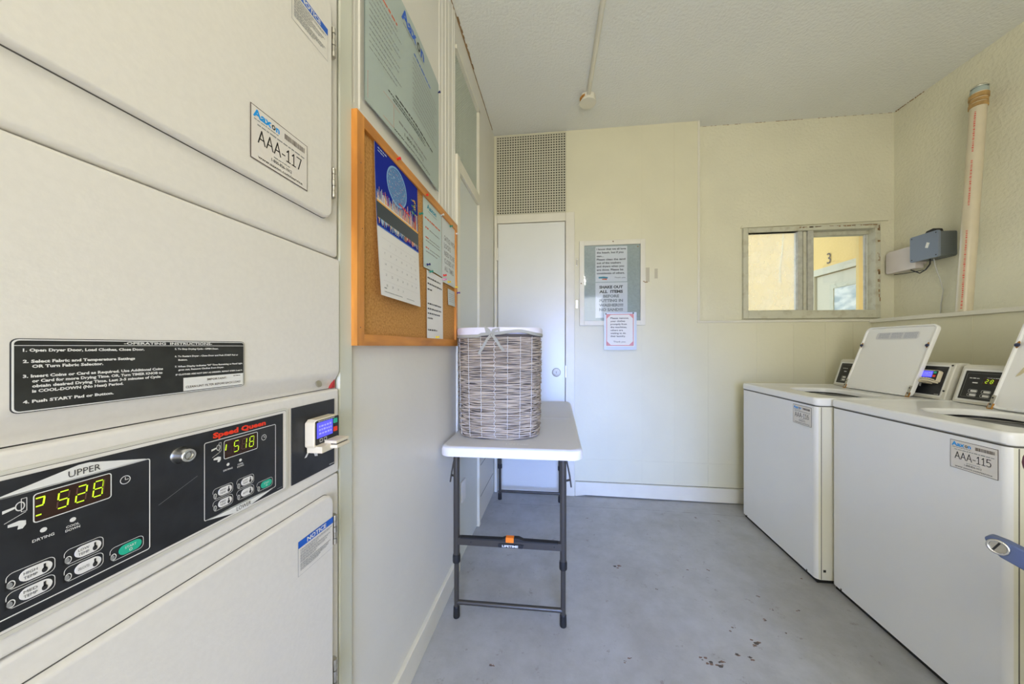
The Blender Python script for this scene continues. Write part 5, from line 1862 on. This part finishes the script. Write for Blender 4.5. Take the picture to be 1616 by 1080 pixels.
b.cyl((0.206, 1.60, ZC - 0.014), (0.300, -0.80, ZC - 0.014), 0.0135, 20)
tag(b.obj('ceiling_conduit'), 'straight cream conduit running along the ceiling to the junction box', 'conduit')
lampo = thing('added_fill_lamp', 'added white globe lamp, unseen behind the camera, that fills the room with light', 'lamp', (LX, LY, ZC))
B().m(m_trim).lathe((LX, LY, ZC), (0, 0, -1), [(0.06, 0), (0.06, 0.02), (0.012, 0.03), (0.012, 0.30)], 24).obj('canopy', lampo)
b = B().m(mat('fill_globe_glow', (0.9, 0.9, 0.85), 0.4, emit=(1.0, 0.93, 0.78), estr=3.0))
b.lathe((LX, LY, LZ + 0.13), (0, 0, -1), [(0.13 * sin(pi * t / 12) + 0.002, 0.13 - 0.13 * cos(pi * t / 12)) for t in range(13)], 32)
b.obj('globe', lampo)

# ------------------------------------------------------------------ cart at the right edge of the picture
ct = thing('laundry_cart', 'blue laundry cart whose eyelet bar pokes in before the near washer', 'laundry cart', (0.98, 0.62, 0))
fk = Fr((0.862, 0.765, 0.772), (0.45, -0.89, 0), (0, 0, 1))
b = B().m(m_bluep)
b.prism(fk, [(0.0, 0.010), (0.006, -0.006), (0.020, -0.020), (0.30, -0.120), (0.30, -0.055), (0.045, 0.010), (0.026, 0.016), (0.008, 0.018)], -0.010, 0.010)
bar = b.obj('handle_bar', ct, bevel=0.004, seg=3)
b = B().m(m_chrome)
ringp = [fk.p(0.018 + 0.0125 * cos(i * pi / 12), 0.0 + 0.0125 * sin(i * pi / 12), 0.0112) for i in range(25)]
b.tube(ringp, 0.0024, 8, cap=False)
b.m(m_steel).disc(fk, 0.018, 0.0, 0.011, 0.0105, 20)
b.m(m_blackp).line(fk, (0.012, -0.008), (0.020, 0.009), 0.003, 0.0108)
b.obj('eyelet', bar)
b = B().m(m_whitep).prism(fk, [(0.045, 0.008), (0.30, -0.052), (0.30, -0.02), (0.075, 0.020)], -0.03, -0.004)
b.obj('white_lining', ct)
b = B().m(m_bluep)
x0, y0_ = fk.p(0.30, 0)[0], fk.p(0.30, 0)[1]
b.box(0.838, 0.05, 0.30, 1.28, 0.662, 0.74)
b.obj('basket', ct, bevel=0.02, seg=3)
for dx in (-0.05, 0.34):
    for dy in (-0.58, -0.04):
        B().m(m_steel).cyl((0.915 + dx, 0.69 + dy, 0.0), (0.915 + dx, 0.69 + dy, 0.30), 0.012, 12).obj('leg', ct)
b = B().m(m_maroon)
b.lathe((0.849, 0.650, 0.735), (0, 0, 1), [(0.007, 0), (0.007, 0.185), (0.012, 0.190)] + [(0.040 * sin(radians(a)), 0.228 - 0.040 * cos(radians(a))) for a in range(24, 181, 13)], 24)
b.obj('post_knob', ct, label='maroon round knob on its post')
